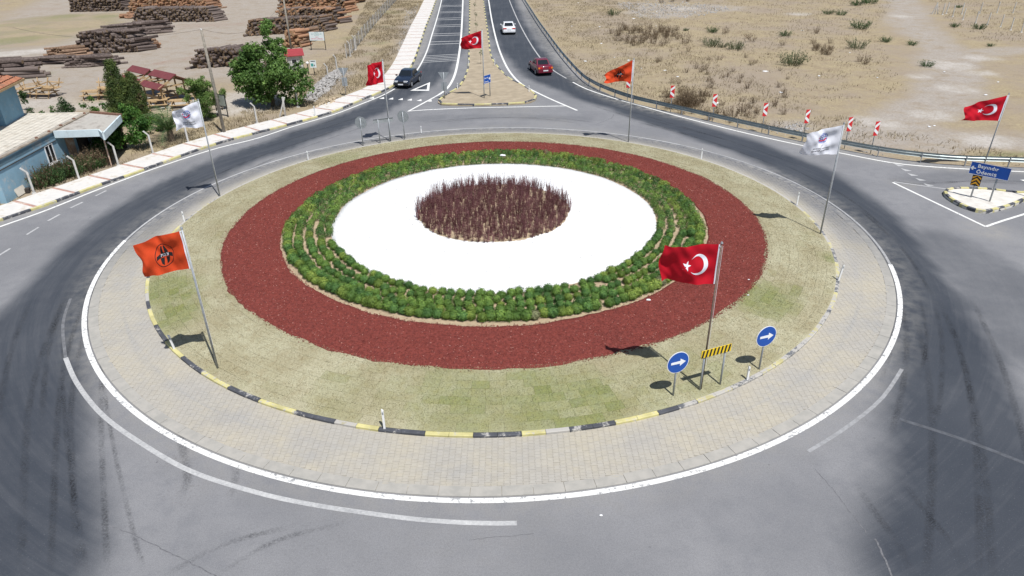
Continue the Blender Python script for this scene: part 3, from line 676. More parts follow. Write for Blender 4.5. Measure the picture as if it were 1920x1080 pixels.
def greenness(x, y):
    g_ = np.zeros(np.shape(x))
    for c, r, k in (((310, 545), 2.3, 1.0), ((330, 590), 1.9, .9), ((300, 620), .8, .5), ((870, 755), 2.8, .75), ((1030, 755), 3.0, 1.0), ((1100, 745), 2.0, .9), ((1440, 565), 2.0, 1.0), ((1480, 545), 1.0, .5), ((1565, 480), .8, .6), ((640, 298), 2.0, .45), ((1300, 700), 2.5, .35), ((640, 735), 1.8, .3), ((760, 740), 2, .3), ((1210, 735), 2.2, .4)):
        q = sv(c[0], c[1], .25); d = np.hypot(x - q[0], y - q[1]) * (.7 + .6 * fnoise(x, y, .6)); g_ = np.maximum(g_, (1 - sstep(d, r * .3, r)) * k)
    return g_
lawn = empty_struct('lawn')
tiles = []
courses = 8; rI = 13.9; rO = 17.26
for k in range(courses):
    r0 = rI + (rO - rI) * k / courses; r1 = rI + (rO - rI) * (k + 1) / courses
    t = rnd.random(); te = t + 2 * math.pi
    while t < te - .012:
        L = rnd.choice((.55, .6, .62, .65, 1.1)); dt = min(L / r1, te - t); dt = te - t if te - t - dt < .012 else dt
        tiles.append((r0, r1, t, t + dt, rnd.random(), rnd.uniform(-.003, .003), (rnd.uniform(-.3, .3), rnd.uniform(-.3, .3)))); t += dt
tiles = [q for q in tiles if True]
def tile_geo(q):
    r0, r1, t0, t1, tn, dz, tl = q; g0 = .0035; n = 3
    V = []
    for rr in (r0 + g0, r1 - g0):
        for i in range(n):
            t = t0 + g0 / rr + (t1 - t0 - 2 * g0 / rr) * i / (n - 1); x, y = rr * math.cos(t), rr * math.sin(t)
            V.append((x, y, float(mz(x, y)) + .022 + dz + (tl[0] * (rr - (r0 + r1) / 2) + tl[1] * (i - 1) * .15) * .02))
    top = np.array(V); bot = top.copy(); bot[:, 2] -= .05
    F = [(0, 3, 4, 1), (1, 4, 5, 2)]
    ring = [0, 1, 2, 5, 4, 3]
    F += [(ring[i], ring[(i + 1) % 6], ring[(i + 1) % 6] + 6, ring[i] + 6) for i in range(6)]
    return np.r_[top, bot], F
cen = np.array([((a + b) / 2 * math.cos((t0 + t1) / 2), (a + b) / 2 * math.sin((t0 + t1) / 2)) for a, b, t0, t1, *_ in tiles])
order = np.argsort(np.hypot(cen[:, 0] - 1, cen[:, 1] + 30))
gt = np.clip(greenness(cen[:, 0], cen[:, 1]) * (.45 + 1.1 * rng.random(len(tiles))) + (rng.random(len(tiles)) < .06) * .25, 0, 1)
bv, bf, ba, bg_ = [], [], [], []; off = 0
for rank, i in enumerate(order):
    V, F = tile_geo(tiles[i]); gl = np.clip(gt[i] * .6 + greenness(V[:, 0], V[:, 1]) * .4, 0, 1); tn = np.full(len(V), tiles[i][4])
    if rank < 300:
        c = V.mean(0); o = np_obj('turf_tile', V - c, F, M_TURF, lawn, attrs={'green': gl, 'tint': tn}, loc=c)
    else:
        bv.append(V); bf += [[j + off for j in f] for f in F]; off += len(V); ba.append(tn); bg_.append(gl)
stuff(np_obj('turf_tiles', np.concatenate(bv), bf, M_TURF, lawn, attrs={'green': np.concatenate(bg_), 'tint': np.concatenate(ba)}))
# grass blades on the turf
nb_ = 170000; t = rng.random(nb_) * 2 * math.pi; r = np.sqrt(rng.random(nb_) * (17.2 ** 2 - 14.0 ** 2) + 14.0 ** 2)
x = r * np.cos(t); y = r * np.sin(t); z = mz(x, y) + .018
h = rng.uniform(.015, .05, nb_); a = rng.random(nb_) * 6.28; w = rng.uniform(.008, .016, nb_); lx = rng.normal(0, .03, nb_); ly = rng.normal(0, .03, nb_)
BV = np.stack([np.c_[x - w * np.cos(a), y - w * np.sin(a), z], np.c_[x + w * np.cos(a), y + w * np.sin(a), z], np.c_[x + lx, y + ly, z + h]], 1).reshape(-1, 3)
gg = np.repeat(np.clip(greenness(x, y) * (.4 + rng.random(nb_)), 0, 1), 3)
stuff(np_obj('grass', BV, np.arange(nb_ * 3).reshape(-1, 3), M_TURF, attrs={'green': gg, 'tint': np.repeat(rng.random(nb_), 3)}), 'short dry turf grass on the island around the red mulch', 'grass')

# ---------------------------------------------------------------- mulch chips and white pebbles
def chips(name, n, r0, r1, c, size, mat, dz, label, cat, spill=.06):
    t = rng.random(n) * 2 * math.pi; r = np.sqrt(rng.random(n) * (r1 ** 2 - r0 ** 2) + r0 ** 2) + rng.normal(0, spill, n) * (rng.random(n) < .3)
    x = c[0] + r * np.cos(t); y = c[1] + r * np.sin(t); z = mz(x, y) + dz
    s = rng.uniform(.6, 1.4, n) * size; a = rng.random(n) * 6.28; e = rng.uniform(.3, .55, n)
    ca, sa = np.cos(a), np.sin(a)
    # irregular low tetrahedron-like chip
    P = []
    for (u, v, w_) in ((-1, -1, 0), (1, -.8, 0), (.1, 1, 0), (.1, -.1, 1)):
        uu = u * s + rng.normal(0, .2, n) * s; vv = v * s * e; P.append(np.c_[x + uu * ca - vv * sa, y + uu * sa + vv * ca, z + w_ * s * rng.uniform(.35, .9, n)])
    V = np.stack(P, 1).reshape(-1, 3); b = np.arange(n)[:, None] * 4
    F = np.concatenate([b + np.array([0, 1, 3]), b + np.array([1, 2, 3]), b + np.array([2, 0, 3])])
    return stuff(np_obj(name, V, F, mat, attrs={'tint': np.repeat(rng.random(n), 4)}), label, cat)
m_, nt_, b_ = newmat('red_chip', .85, 0, .2)
cc = mixc(nt_, attr(nt_, 'tint'), (.105, .021, .017), (.255, .062, .046)); cc = mixc(nt_, ramp(nt_, attr(nt_, 'tint'), .965, .98), cc, (.42, .22, .18)); cc = mixc(nt_, mth(nt_, 'MULTIPLY', ramp(nt_, noise(nt_, pos(nt_), .45, 5, .65), .45, .7), .4), cc, (.085, .02, .017)); setin(nt_, b_.inputs['Base Color'], cc); M_CHIP = m_
chips('mulch', 95000, 11.22, 14.1, MC, .032, M_CHIP, .028, 'loose dark red bark mulch in a wide ring around the shrubs', 'mulch', .09)
m_, nt_, b_ = newmat('white_pebble', .8, 0, .3); setin(nt_, b_.inputs['Base Color'], mixc(nt_, ramp(nt_, attr(nt_, 'tint'), .03, .05), (.26, .245, .22), mixc(nt_, attr(nt_, 'tint'), (.50, .50, .50), (.76, .76, .76)))); M_PEB = m_
chips('white_gravel', 30000, 4.1, 8.56, WHC, .028, M_PEB, .028, 'loose bright white gravel ring around the purple planting', 'gravel', .07)

# ---------------------------------------------------------------- leaf clouds
def leaf_quads(P, Nn, size, rg, asp=.6, jit=.6):
    n = len(P); d = Nn + rg.normal(0, jit, (n, 3)); d /= np.linalg.norm(d, axis=1)[:, None]
    a = np.cross(d, rg.normal(0, 1, (n, 3))); a /= np.linalg.norm(a, axis=1)[:, None]; b = np.cross(d, a)
    s = (size * rg.uniform(.6, 1.35, n))[:, None]
    V = np.stack([P - a * s, P - b * s * asp + d * s * .15, P + a * s, P + b * s * asp + d * s * .15], 1).reshape(-1, 3)
    return V, np.arange(4 * n).reshape(-1, 4)
def blob_points(c, rad, n, rg, shell=.55, up=-.35):
    d = rg.normal(0, 1, (n * 2, 3)); d /= np.linalg.norm(d, axis=1)[:, None]; d = d[d[:, 2] > up][:n]
    k = (shell + (1 - shell) * rg.random(len(d)) ** .6)[:, None]
    lump = (1 + .16 * np.sin(d[:, :1] * 7 + c[0]) * np.cos(d[:, 1:2] * 6 + c[1]))
    return np.array(c) + d * k * lump * np.array(rad), d
def ball(c, rad, n1=7, n2=5):
    V = [(c[0], c[1], c[2] + rad[2])]
    for i in range(1, n2):
        p = math.pi * i / n2
        for j in range(n1):
            t = 2 * math.pi * j / n1; V.append((c[0] + rad[0] * math.sin(p) * math.cos(t), c[1] + rad[1] * math.sin(p) * math.sin(t), c[2] + rad[2] * math.cos(p)))
    V.append((c[0], c[1], c[2] - rad[2])); F = []
    for j in range(n1): F.append((0, 1 + j, 1 + (j + 1) % n1))
    for i in range(n2 - 2):
        for j in range(n1): F.append((1 + i * n1 + j, 1 + (i + 1) * n1 + j, 1 + (i + 1) * n1 + (j + 1) % n1, 1 + i * n1 + (j + 1) % n1))
    e = len(V) - 1; k = 1 + (n2 - 2) * n1
    for j in range(n1): F.append((e, k + (j + 1) % n1, k + j))
    return V, F

# ---------------------------------------------------------------- shrub ring
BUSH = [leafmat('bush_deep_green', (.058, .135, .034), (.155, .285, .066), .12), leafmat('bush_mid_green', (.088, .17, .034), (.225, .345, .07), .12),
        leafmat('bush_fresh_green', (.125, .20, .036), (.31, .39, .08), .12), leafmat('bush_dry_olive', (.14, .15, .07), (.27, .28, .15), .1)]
def bush_geo(seed, n=150):
    rg = np.random.default_rng(seed); P, d = blob_points((0, 0, .15), (.225, .225, .20), n, rg, .86, -.5)
    P += rg.normal(0, .012, P.shape); V, F = leaf_quads(P, d, .026, rg, .65, .32)
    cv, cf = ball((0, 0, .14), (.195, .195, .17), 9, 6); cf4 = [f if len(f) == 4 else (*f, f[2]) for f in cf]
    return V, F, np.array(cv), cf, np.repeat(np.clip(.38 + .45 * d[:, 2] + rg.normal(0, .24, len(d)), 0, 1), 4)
geo = [bush_geo(s, 430) for s in range(6)]
bmesh_ = {}
for gi, (V, F, cv, cf, tn) in enumerate(geo):
    for mi in range(4):
        me = bpy.data.meshes.new('round_bush')
        cvs = [tuple(v) for v in cv]
        me.from_pydata([tuple(v) for v in V] + cvs, [], [tuple(map(int, f)) for f in F] + [tuple(i + len(V) for i in f) for f in cf])
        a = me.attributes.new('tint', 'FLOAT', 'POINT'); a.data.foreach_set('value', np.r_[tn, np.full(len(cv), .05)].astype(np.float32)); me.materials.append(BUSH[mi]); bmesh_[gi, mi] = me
bushes = []
for k, rr in enumerate((8.86, 9.34, 9.84, 10.34, 10.80)):
    sp = (.42, .43, .43, .42, .37)[k]; n = int(2 * math.pi * rr / sp); ph0 = rnd.random()
    for i in range(n):
        t = 2 * math.pi * (i + ph0) / n + rnd.uniform(-.006, .006); r2 = rr + rnd.uniform(-.07, .07) + .07 * math.sin(3 * t + k)
        x, y = .06 + r2 * math.cos(t), .0 + r2 * math.sin(t)
        s = rnd.uniform(.80, 1.06) * (1.0 if k < 3 else 1.08 if k == 3 else 1.2)
        if rnd.random() < .015: continue
        pr = rnd.random() + .9 * (float(fnoise(x, y, .5)) - .5)
        mi = (3 if pr > 1.08 else 2 if pr > .62 else 1 if pr > .3 else 0) if k == 4 else (2 if pr > .92 else 1 if pr > .42 else 0)
        bushes.append((x, y, s, mi, rnd.randrange(6), rnd.random() * 6.28, k))
bushes.sort(key=lambda q: math.hypot(q[0] - CAM[0], q[1] - CAM[1]))
rowname = ('innermost row', 'second innermost row', 'middle row', 'second outermost row', 'outermost row')
toneword = ('deep green', 'mid green', 'fresh yellowish green', 'dry olive')
def ordinal(n): return f"{n}{'th' if 10 < n % 100 < 14 else {1: 'st', 2: 'nd', 3: 'rd'}.get(n % 10, 'th')}"
bush_label = {}
for k in range(5):      # counted along each row from the bush nearest the camera
    row = sorted((q for q in bushes[:300] if q[6] == k), key=lambda q: q[0]); f0 = min(range(len(row)), key=lambda i: row[i][1])
    for i, q in enumerate(row): bush_label[id(q)] = f'{toneword[q[3]]} round bush, ' + (f'frontmost of the {rowname[k]}' if i == f0 else f'{ordinal(abs(i - f0))} {"left" if i < f0 else "right"} of the frontmost bush in the {rowname[k]}')
for q in bushes[:300]:
    x, y, s, mi, gi, a, k = q
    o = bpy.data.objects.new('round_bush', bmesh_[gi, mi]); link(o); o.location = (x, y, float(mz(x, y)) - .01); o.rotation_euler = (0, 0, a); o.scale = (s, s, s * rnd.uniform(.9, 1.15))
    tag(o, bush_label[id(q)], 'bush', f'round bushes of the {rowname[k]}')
for mi in range(4):
    vs, fs, ts, off = [], [], [], 0
    for q in bushes[300:]:
        if q[3] != mi: continue
        x, y, s, _, gi, a, k = q; V, F, cv, cf, tn = geo[gi]; ca, sa = math.cos(a), math.sin(a)
        W = np.c_[(V[:, 0] * ca - V[:, 1] * sa) * s + x, (V[:, 0] * sa + V[:, 1] * ca) * s + y, V[:, 2] * s + float(mz(x, y)) - .01]
        vs.append(W); fs.append(F + off); off += len(W); ts.append(tn)
    if vs: stuff(np_obj('round_bushes', np.concatenate(vs), np.concatenate(fs), BUSH[mi], attrs={'tint': np.concatenate(ts)}), f'{toneword[mi]} round bushes in the far arc of the shrub ring', 'bushes')

# ---------------------------------------------------------------- purple upright planting in the middle
M_PUR = leafmat('purple_foliage', (.15, .058, .066), (.42, .215, .225), .2)
def spikes():
    vs, ts = [], []
    plants = []
    for k, rr in enumerate(np.arange(.12, 4.12, .26)):
        n = max(1, int(2 * math.pi * rr / .26))
        for i in range(n):
            t = 2 * math.pi * (i + rnd.random() * .5) / n; plants.append((rr * math.cos(t) + rnd.uniform(-.1, .1) - .03, rr * math.sin(t) + rnd.uniform(-.1, .1)))
    for (px_, py_) in plants:
        if rnd.random() < .07: continue
        hh = rnd.uniform(.42, .82); bz = float(mz(px_, py_)) + .04; big = rnd.uniform(.8, 1.2)
        for s in range(rnd.randint(7, 12)):
            a = rnd.random() * 6.28; sp = rnd.uniform(.02, .16) * big; h = hh * rnd.uniform(.6, 1.1)
            b = np.array([px_ + math.cos(a) * sp * .5, py_ + math.sin(a) * sp * .5, bz]); tp = b + np.array([math.cos(a) * sp * .9 + rnd.gauss(0, .03), math.sin(a) * sp * .9 + rnd.gauss(0, .03), h])
            tone = rnd.random()
            for q in range(2):      # crossed thin stem blades
                an = a + q * 1.57; w = np.array([math.cos(an), math.sin(an), 0]) * .008
                vs.append([b - w, b + w, tp + w * .2, tp - w * .2]); ts += [tone * .5] * 4
            nl = int(h * 20)
            for l in range(nl):
                f = .12 + .86 * l / nl; p = b + (tp - b) * f; an = l * 2.4 + a; up = .055; L = .034 * (1.15 - f * .6)
                d = np.array([math.cos(an), math.sin(an), 0]); s_ = np.array([-d[1], d[0], 0]) * .011
                q1 = p + d * L * .6 + np.array([0, 0, up * .5]); q2 = p + d * L + np.array([0, 0, up])
                vs.append([p, q1 - s_, q2, q1 + s_]); ts += [min(1, max(0, tone * .6 + rnd.uniform(-.1, .45)))] * 4
    V = np.array(vs).reshape(-1, 3); return V, np.arange(len(V)).reshape(-1, 4), np.array(ts)
V, F, ts = spikes()
stuff(np_obj('purple_shrubs', V, F, M_PUR, attrs={'tint': ts}), 'upright purple barberry shoots massed in the centre bed', 'shrubs')
# ================================================================ STREET FURNITURE
M_GALV = plain('galvanised_steel', (.33, .35, .37), .5, .15, 8, metal=.3, spec=.5)
M_GALVB = plain('dull_sign_back', (.30, .325, .345), .6, .12, 6, metal=.2, spec=.4)
M_POLEB = plain('weathered_pole', (.17, .125, .10), .7, .25, 10)
M_WHITE = plain('white_paint', (.74, .74, .74), .5, .06, 5)
M_BLUE = plain('sign_blue', (.008, .075, .36), .42, .06, 3, spec=.4)
M_SWHITE = plain('sign_white', (.78, .79, .80), .42, .03, 3, spec=.4)
M_YEL = plain('sign_yellow', (.75, .52, .02), .5, .06, 6)
M_BLK = plain('sign_black', (.018, .018, .02), .5, .1, 6)
M_ORG = plain('sign_amber', (.68, .33, .02), .5, .06, 6)
M_SRED = plain('sign_red', (.60, .03, .035), .45, .08, 6)
M_CONP = plain('concrete_post', (.52, .505, .48), .85, .12, 5, dirt=(.33, .3, .27), dirt_amt=.3)

def text_geo(s, size, align='CENTER', space=1.0, bold=0.0):
    cu = bpy.data.curves.new('lettering', 'FONT'); cu.body = s; cu.size = size; cu.align_x = align; cu.resolution_u = 3; cu.space_character = space; cu.offset = bold
    ob = bpy.data.objects.new('lettering', cu); col.objects.link(ob)
    dg = bpy.context.evaluated_depsgraph_get(); me = bpy.data.meshes.new_from_object(ob.evaluated_get(dg))
    V = np.array([v.co[:] for v in me.vertices]).reshape(-1, 3)[:, :2]; F = [tuple(p.vertices) for p in me.polygons]
    bpy.data.objects.remove(ob); bpy.data.curves.remove(cu); bpy.data.meshes.remove(me)
    return V, F

# ---------------------------------------------------------------- flags
def cloth(name, c, trans=.3):
    m, nt, b = newmat(name, .75, 0, .2); p = pos(nt)
    cc = mixc(nt, ramp(nt, noise(nt, p, 3, 3), .3, .7), scl(c, .92), scl(c, 1.05)); setin(nt, b.inputs['Base Color'], cc)
    t = nd(nt, 'ShaderNodeBsdfTranslucent'); setin(nt, t.inputs[0], cc); ms = nd(nt, 'ShaderNodeMixShader'); ms.inputs[0].default_value = trans
    nt.links.new(b.outputs[0], ms.inputs[1]); nt.links.new(t.outputs[0], ms.inputs[2]); nt.links.new(ms.outputs[0], nt.nodes['Material Output'].inputs[0]); return m
M_FR = cloth('red_flag_cloth', (.52, .008, .022)); M_FO = cloth('orange_flag_cloth', (.66, .072, .02)); M_FW = cloth('white_flag_cloth', (.78, .79, .86), .3)
M_FPW = cloth('flag_print_white', (.74, .75, .82), .1); M_FPB = cloth('flag_print_black', (.012, .012, .014), 0.0); M_FPU = cloth('flag_print_blue', (.03, .09, .40), .05); M_FPR = cloth('flag_print_red', (.6, .02, .04), .05)
def flag_fn(hoist, fly, ang, top, bot, amp, ph, comp):
    dx, dy = math.cos(ang), math.sin(ang); nx_, ny_ = -dy, dx
    def f(u, v, off=0.0):
        u = np.asarray(u, float); v = np.asarray(v, float)
        env = np.clip(u, 0, 1.2) ** .75
        s = amp * env * (np.sin(2 * math.pi * (1.15 * u + ph + .28 * v)) + .38 * np.sin(2 * math.pi * (2.6 * u + 1.7 * ph - .55 * v)) + .16 * np.sin(2 * math.pi * (4.3 * u + 2.3 * v + ph)))
        s = s + amp * .5 * env * np.sin(3.3 * v + 5 * u + ph * 6) + amp * .22 * (.25 + env) * np.sin(9 * v - 7 * u + ph * 11) + amp * .10 * np.sin(17 * u + 13 * v + ph * 5) * (.3 + env) + .05 * np.sin(14 * v * (1 - .5 * u) + ph) * (1 - u) * np.clip(u * 6, 0, 1)
        l = fly * (u * comp) * (1 + .04 * np.sin(6 * v + ph * 9) * u)
        z = -hoist * v - top * (1 - v) * u ** 1.15 - bot * v * u ** 1.1 + .05 * env * np.sin(2 * math.pi * (1.3 * u + ph * 2)) * (v - .3)
        s = s + off
        return np.stack([dx * l + nx_ * s, dy * l + ny_ * s, z], -1)
    return f
def decal(name, parent, f, V, F, mat, hoist, off=.006):
    # V in flag units: x along the fly, y down the hoist, both as fractions of the hoist
    V = np.asarray(V, float); fly_r = f.ratio
    out = []; faces = []
    for s in (1, -1):
        b = len(out) * 1; W = f(V[:, 0] / fly_r, V[:, 1], s * off); k = sum(len(o) for o in out); out.append(W)
        faces += [tuple(i + k for i in (ff if s > 0 else reversed(ff))) for ff in F]
    return mesh_obj(name, np.concatenate(out), faces, mat, parent)
def ring_pts(c, r0, r1, a0, a1, n=32, sy=1.0):
    t = np.linspace(a0, a1, n + 1); V = np.r_[np.c_[c[0] + r0 * np.cos(t), c[1] + r0 * np.sin(t) * sy], np.c_[c[0] + r1 * np.cos(t), c[1] + r1 * np.sin(t) * sy]]
    return V, [(i, i + 1, n + 2 + i, n + 1 + i) for i in range(n)]
def poly_grid(corners, nu=6, nv=6):   # bilinear patch from 4 corners
    a, b, c, d = map(np.array, corners); V = []; F = []
    for i in range(nu + 1):
        for j in range(nv + 1):
            s, t = i / nu, j / nv; V.append((a * (1 - s) + b * s) * (1 - t) + (d * (1 - s) + c * s) * t)
    for i in range(nu):
        for j in range(nv): k = i * (nv + 1) + j; F.append((k, k + nv + 1, k + nv + 2, k + 1))
    return np.array(V), F
def flag(kind, base, ptop, label, plabel, ang, top, bot, amp=.13, ph=0.0, comp=.86, hoist=1.45, polemat=None, lean=(0, 0), polez=0.0, drop=.08, gname=None):
    x, y = base; H = ptop
    pole = thing('flagpole', plabel, 'flagpole', (x, y, polez))
    tx, ty = lean
    G().cyl((0, 0, -.1), (tx * H, ty * H, H), .042 if polemat is None else .034, .032 if polemat is None else .026, 10).obj('shaft', polemat or M_GALV, pole, smooth=True)
    G().cyl((tx * H, ty * H, H), (tx * H, ty * H, H + .05), .05, .03, 8).obj('cap', M_GALV, pole)
    G().cyl((tx * H, ty * H, H - .12), (tx * H - .06, ty * H - .03, H - .12), .018, n=6).obj('pulley', M_GALV, pole)
    G().cyl((.055, -.02, 1.1), (tx * H + .045, ty * H - .02, H - .1), .006, n=4).obj('halyard', M_WHITE, pole)
    fly = hoist * 1.5; f0 = flag_fn(hoist, fly, ang, top, bot, amp, ph, comp)
    sh = np.array([-.045, -.01, 0])
    def f(u, v, off=0.0):
        q = f0(u, v, off) + sh; q[..., 0] -= tx * (np.asarray(v) * hoist); q[..., 1] -= ty * (np.asarray(v) * hoist); return q
    f.ratio = 1.5
    fl = thing('flag', label, 'flag', (x + tx * (H - drop), y + ty * (H - drop), polez + H - drop))
    nu, nv = 48, 30; U, Vv = np.meshgrid(np.linspace(0, 1, nu + 1), np.linspace(0, 1, nv + 1), indexing='ij')
    W = f(U.ravel(), Vv.ravel()); i = np.arange(nu)[:, None] * (nv + 1) + np.arange(nv)[None]
    F = np.stack([i, i + nv + 1, i + nv + 2, i + 1], -1).reshape(-1, 4)
    np_obj('cloth', W, F, {'tr': M_FR, 'or': M_FO, 'wh': M_FW}[kind], fl, smooth=True)
    Vh, Fh = poly_grid([(0, 0), (.035, 0), (.035, 1), (0, 1)], 1, 20); decal('hoist_band', fl, f, Vh, Fh, M_FPW, hoist)
    if kind == 'tr':
        t = np.linspace(0, 1, 41); c0 = np.array([.5, .5]); c1 = np.array([.5625, .5])
        ai = math.acos((.0625 ** 2 + .25 ** 2 - .2 ** 2) / (2 * .0625 * .25)); bi = math.acos((.0625 ** 2 + .2 ** 2 - .25 ** 2) / (2 * .0625 * .2))
        t0 = ai + (2 * math.pi - 2 * ai) * t; t1 = (math.pi - bi) + (2 * math.pi - 2 * (math.pi - bi)) * t
        O = np.c_[c0[0] + .25 * np.cos(t0), c0[1] + .25 * np.sin(t0)]; I = np.c_[c1[0] + .2 * np.cos(t1), c1[1] + .2 * np.sin(t1)]
        decal('crescent', fl, f, np.r_[O, I], [(k, k + 1, 42 + k, 41 + k) for k in range(40)], M_FPW, hoist)
        sc = np.array([.5625 - .2 + 1 / 3 + .125, .5]); pts = [sc]
        for k in range(10):
            a = math.pi + k * math.pi / 5; r = .125 if k % 2 == 0 else .125 * .382; pts.append(sc + np.array([math.cos(a), math.sin(a)]) * r)
        decal('star', fl, f, pts, [(0, 1 + k, 1 + (k + 1) % 10) for k in range(10)], M_FPW, hoist)
    elif kind == 'or':
        c = (.74, .52); rr = .30
        V, F = ring_pts(c, rr, rr - .018, 0, 2 * math.pi, 48); decal('emblem_ring', fl, f, V, F, M_FPB, hoist)
        em = []
        for s in (-1, 1):
            for q in ([(c[0] + s * .018, .27), (c[0] + s * .06, .275), (c[0] + s * .13, .46), (c[0] + s * .024, .46)], [(c[0] + s * .03, .58), (c[0] + s * .15, .58), (c[0] + s * .10, .72), (c[0] + s * .035, .77)]):
                V, F = poly_grid(q, 4, 4); decal('emblem_road', fl, f, V, F, M_FPB, hoist)
        V, F = poly_grid([(c[0] - .25, .50), (c[0] + .25, .50), (c[0] + .25, .57), (c[0] - .25, .57)], 16, 3)
        V = np.array(V); V[:, 1] += .05 * np.abs((V[:, 0] - c[0]) / .25) ** 1.6 - .03; V[:, 1] = .52 + (V[:, 1] - .52) * 1.35; decal('emblem_band', fl, f, V, F, M_FPB, hoist)
        V, F = text_geo('KGM', .115, 'CENTER', 1.1); V = np.c_[c[0] + V[:, 0], .555 - V[:, 1]]; decal('emblem_letters', fl, f, V, F, M_FPW, hoist, .012)
    else:
        c = np.array([.74, .36]); rr = .20; g = G()
        for k in range(5):
            sx_ = (-1, -.55, 0, .55, 1)[k]
            t = np.linspace(-math.pi / 2, math.pi / 2, 17); 
            X = c[0] + rr * sx_ * np.cos(t); Y = c[1] + rr * np.sin(t); w = .011
            V = np.r_[np.c_[X - w, Y], np.c_[X + w, Y]]; decal('globe_line', fl, f, V, [(i, i + 1, 18 + i, 17 + i) for i in range(16)], M_FPU, hoist)
        for k in (-.62, -.2, .25, .68):
            hw = rr * math.sqrt(1 - k * k) * 1.15; V, F = poly_grid([(c[0] - hw, c[1] + rr * k - .009), (c[0] + hw, c[1] + rr * k - .009), (c[0] + hw, c[1] + rr * k + .009), (c[0] - hw, c[1] + rr * k + .009)], 6, 1); decal('globe_line', fl, f, V, F, M_FPU, hoist)
        V, F = ring_pts((c[0] + .02, c[1] - .07), .24, .19, R(35), R(150), 20, .82); V = np.array(V); decal('red_swoosh', fl, f, V, F, M_FPR, hoist, .01)
        V, F = ring_pts((c[0] + .2, c[1] - .05), .028, 0, 0, 2 * math.pi, 10); decal('red_dot', fl, f, V, F, M_FPR, hoist, .01)
        for s, yy, sz in (('T.C.', .67, .08), ('Ulaştırma Denizcilik', .76, .09), ('Haberleşme Bakanlığı', .85, .09)):
            V, F = text_geo(s, sz, 'CENTER', 1.0); V = np.c_[c[0] + V[:, 0], yy - V[:, 1]]; decal('lettering', fl, f, V, F, M_FPB, hoist, .008)
    return fl
PI = math.pi
b = sv(410, 697); flag('or', b, 5.82, 'orange flag with black round emblem, nearest at the left of the island', 'leaning grey steel flagpole on the turf, nearest left, carrying an orange flag', PI + .05, .46, .26, .14, .15, .74, polez=.12, lean=(0.0, 0))
b = sv(1313, 736); flag('tr', b, 5.78, 'red Turkish flag hanging nearest, above the black and yellow barrier board', 'brown weathered flagpole behind the black and yellow barrier board', PI - .05, .08, -.04, .13, .55, .84, polez=.12, polemat=M_POLEB, hoist=1.43, drop=.03)
b = sv(1537, 443); flag('wh', b, 5.84, 'white flag with blue globe and red swoosh, right side of the island', 'grey steel flagpole with a white flag at the right edge of the turf', PI + .05, .38, -.03, .12, .32, .80, polez=.12)
b = sv(413, 371); flag('wh', b, 5.8, 'white flag with small globe emblem flying beside the palm, left side', 'grey steel flagpole with a white flag at the left edge of the turf', PI + .25, .52, .06, .16, .7, .68, polez=.12)
b = sv(1178, 267); flag('or', b, 5.8, 'orange flag with black emblem at the far right of the island by the guardrail', 'grey steel flagpole with an orange flag at the far right of the turf', PI - .1, 1.0, .10, .15, .9, .86, polez=.12)
b = sv(732, 265); flag('tr', b, 5.75, 'red Turkish flag hanging limp at the far left, above the grey sign backs', 'grey steel flagpole with a limp red flag beside the sign backs', PI + .75, .10, .04, .17, .25, .60, polez=.12)
b = sv(908, 186); flag('tr', b, 5.85, 'red Turkish flag flying over the median between the two carriageways', 'grey steel flagpole on the median beside the small blue sign', PI - .1, .62, .12, .13, .42, .86, polez=.1)
b = sv(1843, 313); flag('tr', b, 4.72, 'red Turkish flag at the far right beside the splitter island', 'leaning grey steel flagpole behind the large blue direction sign', PI + .05, .66, -.1, .12, .05, 1.06, polez=.0, lean=(.035, 0), hoist=1.6)

# ---------------------------------------------------------------- signs
def disc_poly(r, n=32, cx=0, cz=0): return [(cx + r * math.cos(2 * PI * i / n), cz + r * math.sin(2 * PI * i / n)) for i in range(n)]
def round_arrow(base, rz, label, h=1.5, z=.12, r=.43):
    t = thing('round_sign', label, 'road sign', (*base, z), rz)
    G().cyl((0, 0, -.1), (0, 0, h + .25), .035, n=10).obj('post', M_GALV, t, smooth=True)
    G().vprism(disc_poly(r), -.062, -.045).obj('rim', M_SWHITE, t)
    p = G().vprism(disc_poly(r - .022), -.067, -.063).obj('face', M_BLUE, t)
    a = [(-.28, -.045), (.08, -.055), (.08, -.15), (.30, 0), (.08, .15), (.08, .055), (-.28, .045)]
    G().vprism(a, -.072, -.068).obj('arrow', M_SWHITE, t)
    for c in ('rim', 'face', 'arrow'): pass
    G().box((0, -.03, .18), (.12, .03, .04)).box((0, -.03, -.18), (.12, .03, .04)).obj('clamp', M_GALV, t)
    for ch in t.children:
        if ch.name.split('.')[0] in ('rim', 'face', 'arrow', 'clamp'): ch.location.z = h
    return t
round_arrow(sv(1261, 749), R(20), 'round blue sign with white right arrow, left of the barrier board', 1.5)
round_arrow(sv(1422, 698), R(20), 'round blue sign with white right arrow, right of the barrier board', 1.5)
def back_round(base, rz, label, h=1.6):
    t = thing('round_sign', label, 'road sign', (*base, .12), rz)
    G().cyl((0, 0, -.1), (0, 0, h + .35), .036, n=10).obj('post', M_GALV, t, smooth=True)
    G().vprism(disc_poly(.44), .045, .062).obj('plate', M_GALVB, t).location.z = h
    G().vprism(disc_poly(.42), .063, .067).obj('face', M_BLUE, t).location.z = h
    G().box((0, .03, h + .18), (.14, .03, .045)).box((0, .03, h - .18), (.14, .03, .045)).obj('clamp', M_GALV, t)
back_round(sv(681, 274), R(-12), 'grey back of a round sign, left of the far barrier board')
back_round(sv(759, 263), R(-12), 'grey back of a round sign, right of the far barrier board', 1.66)
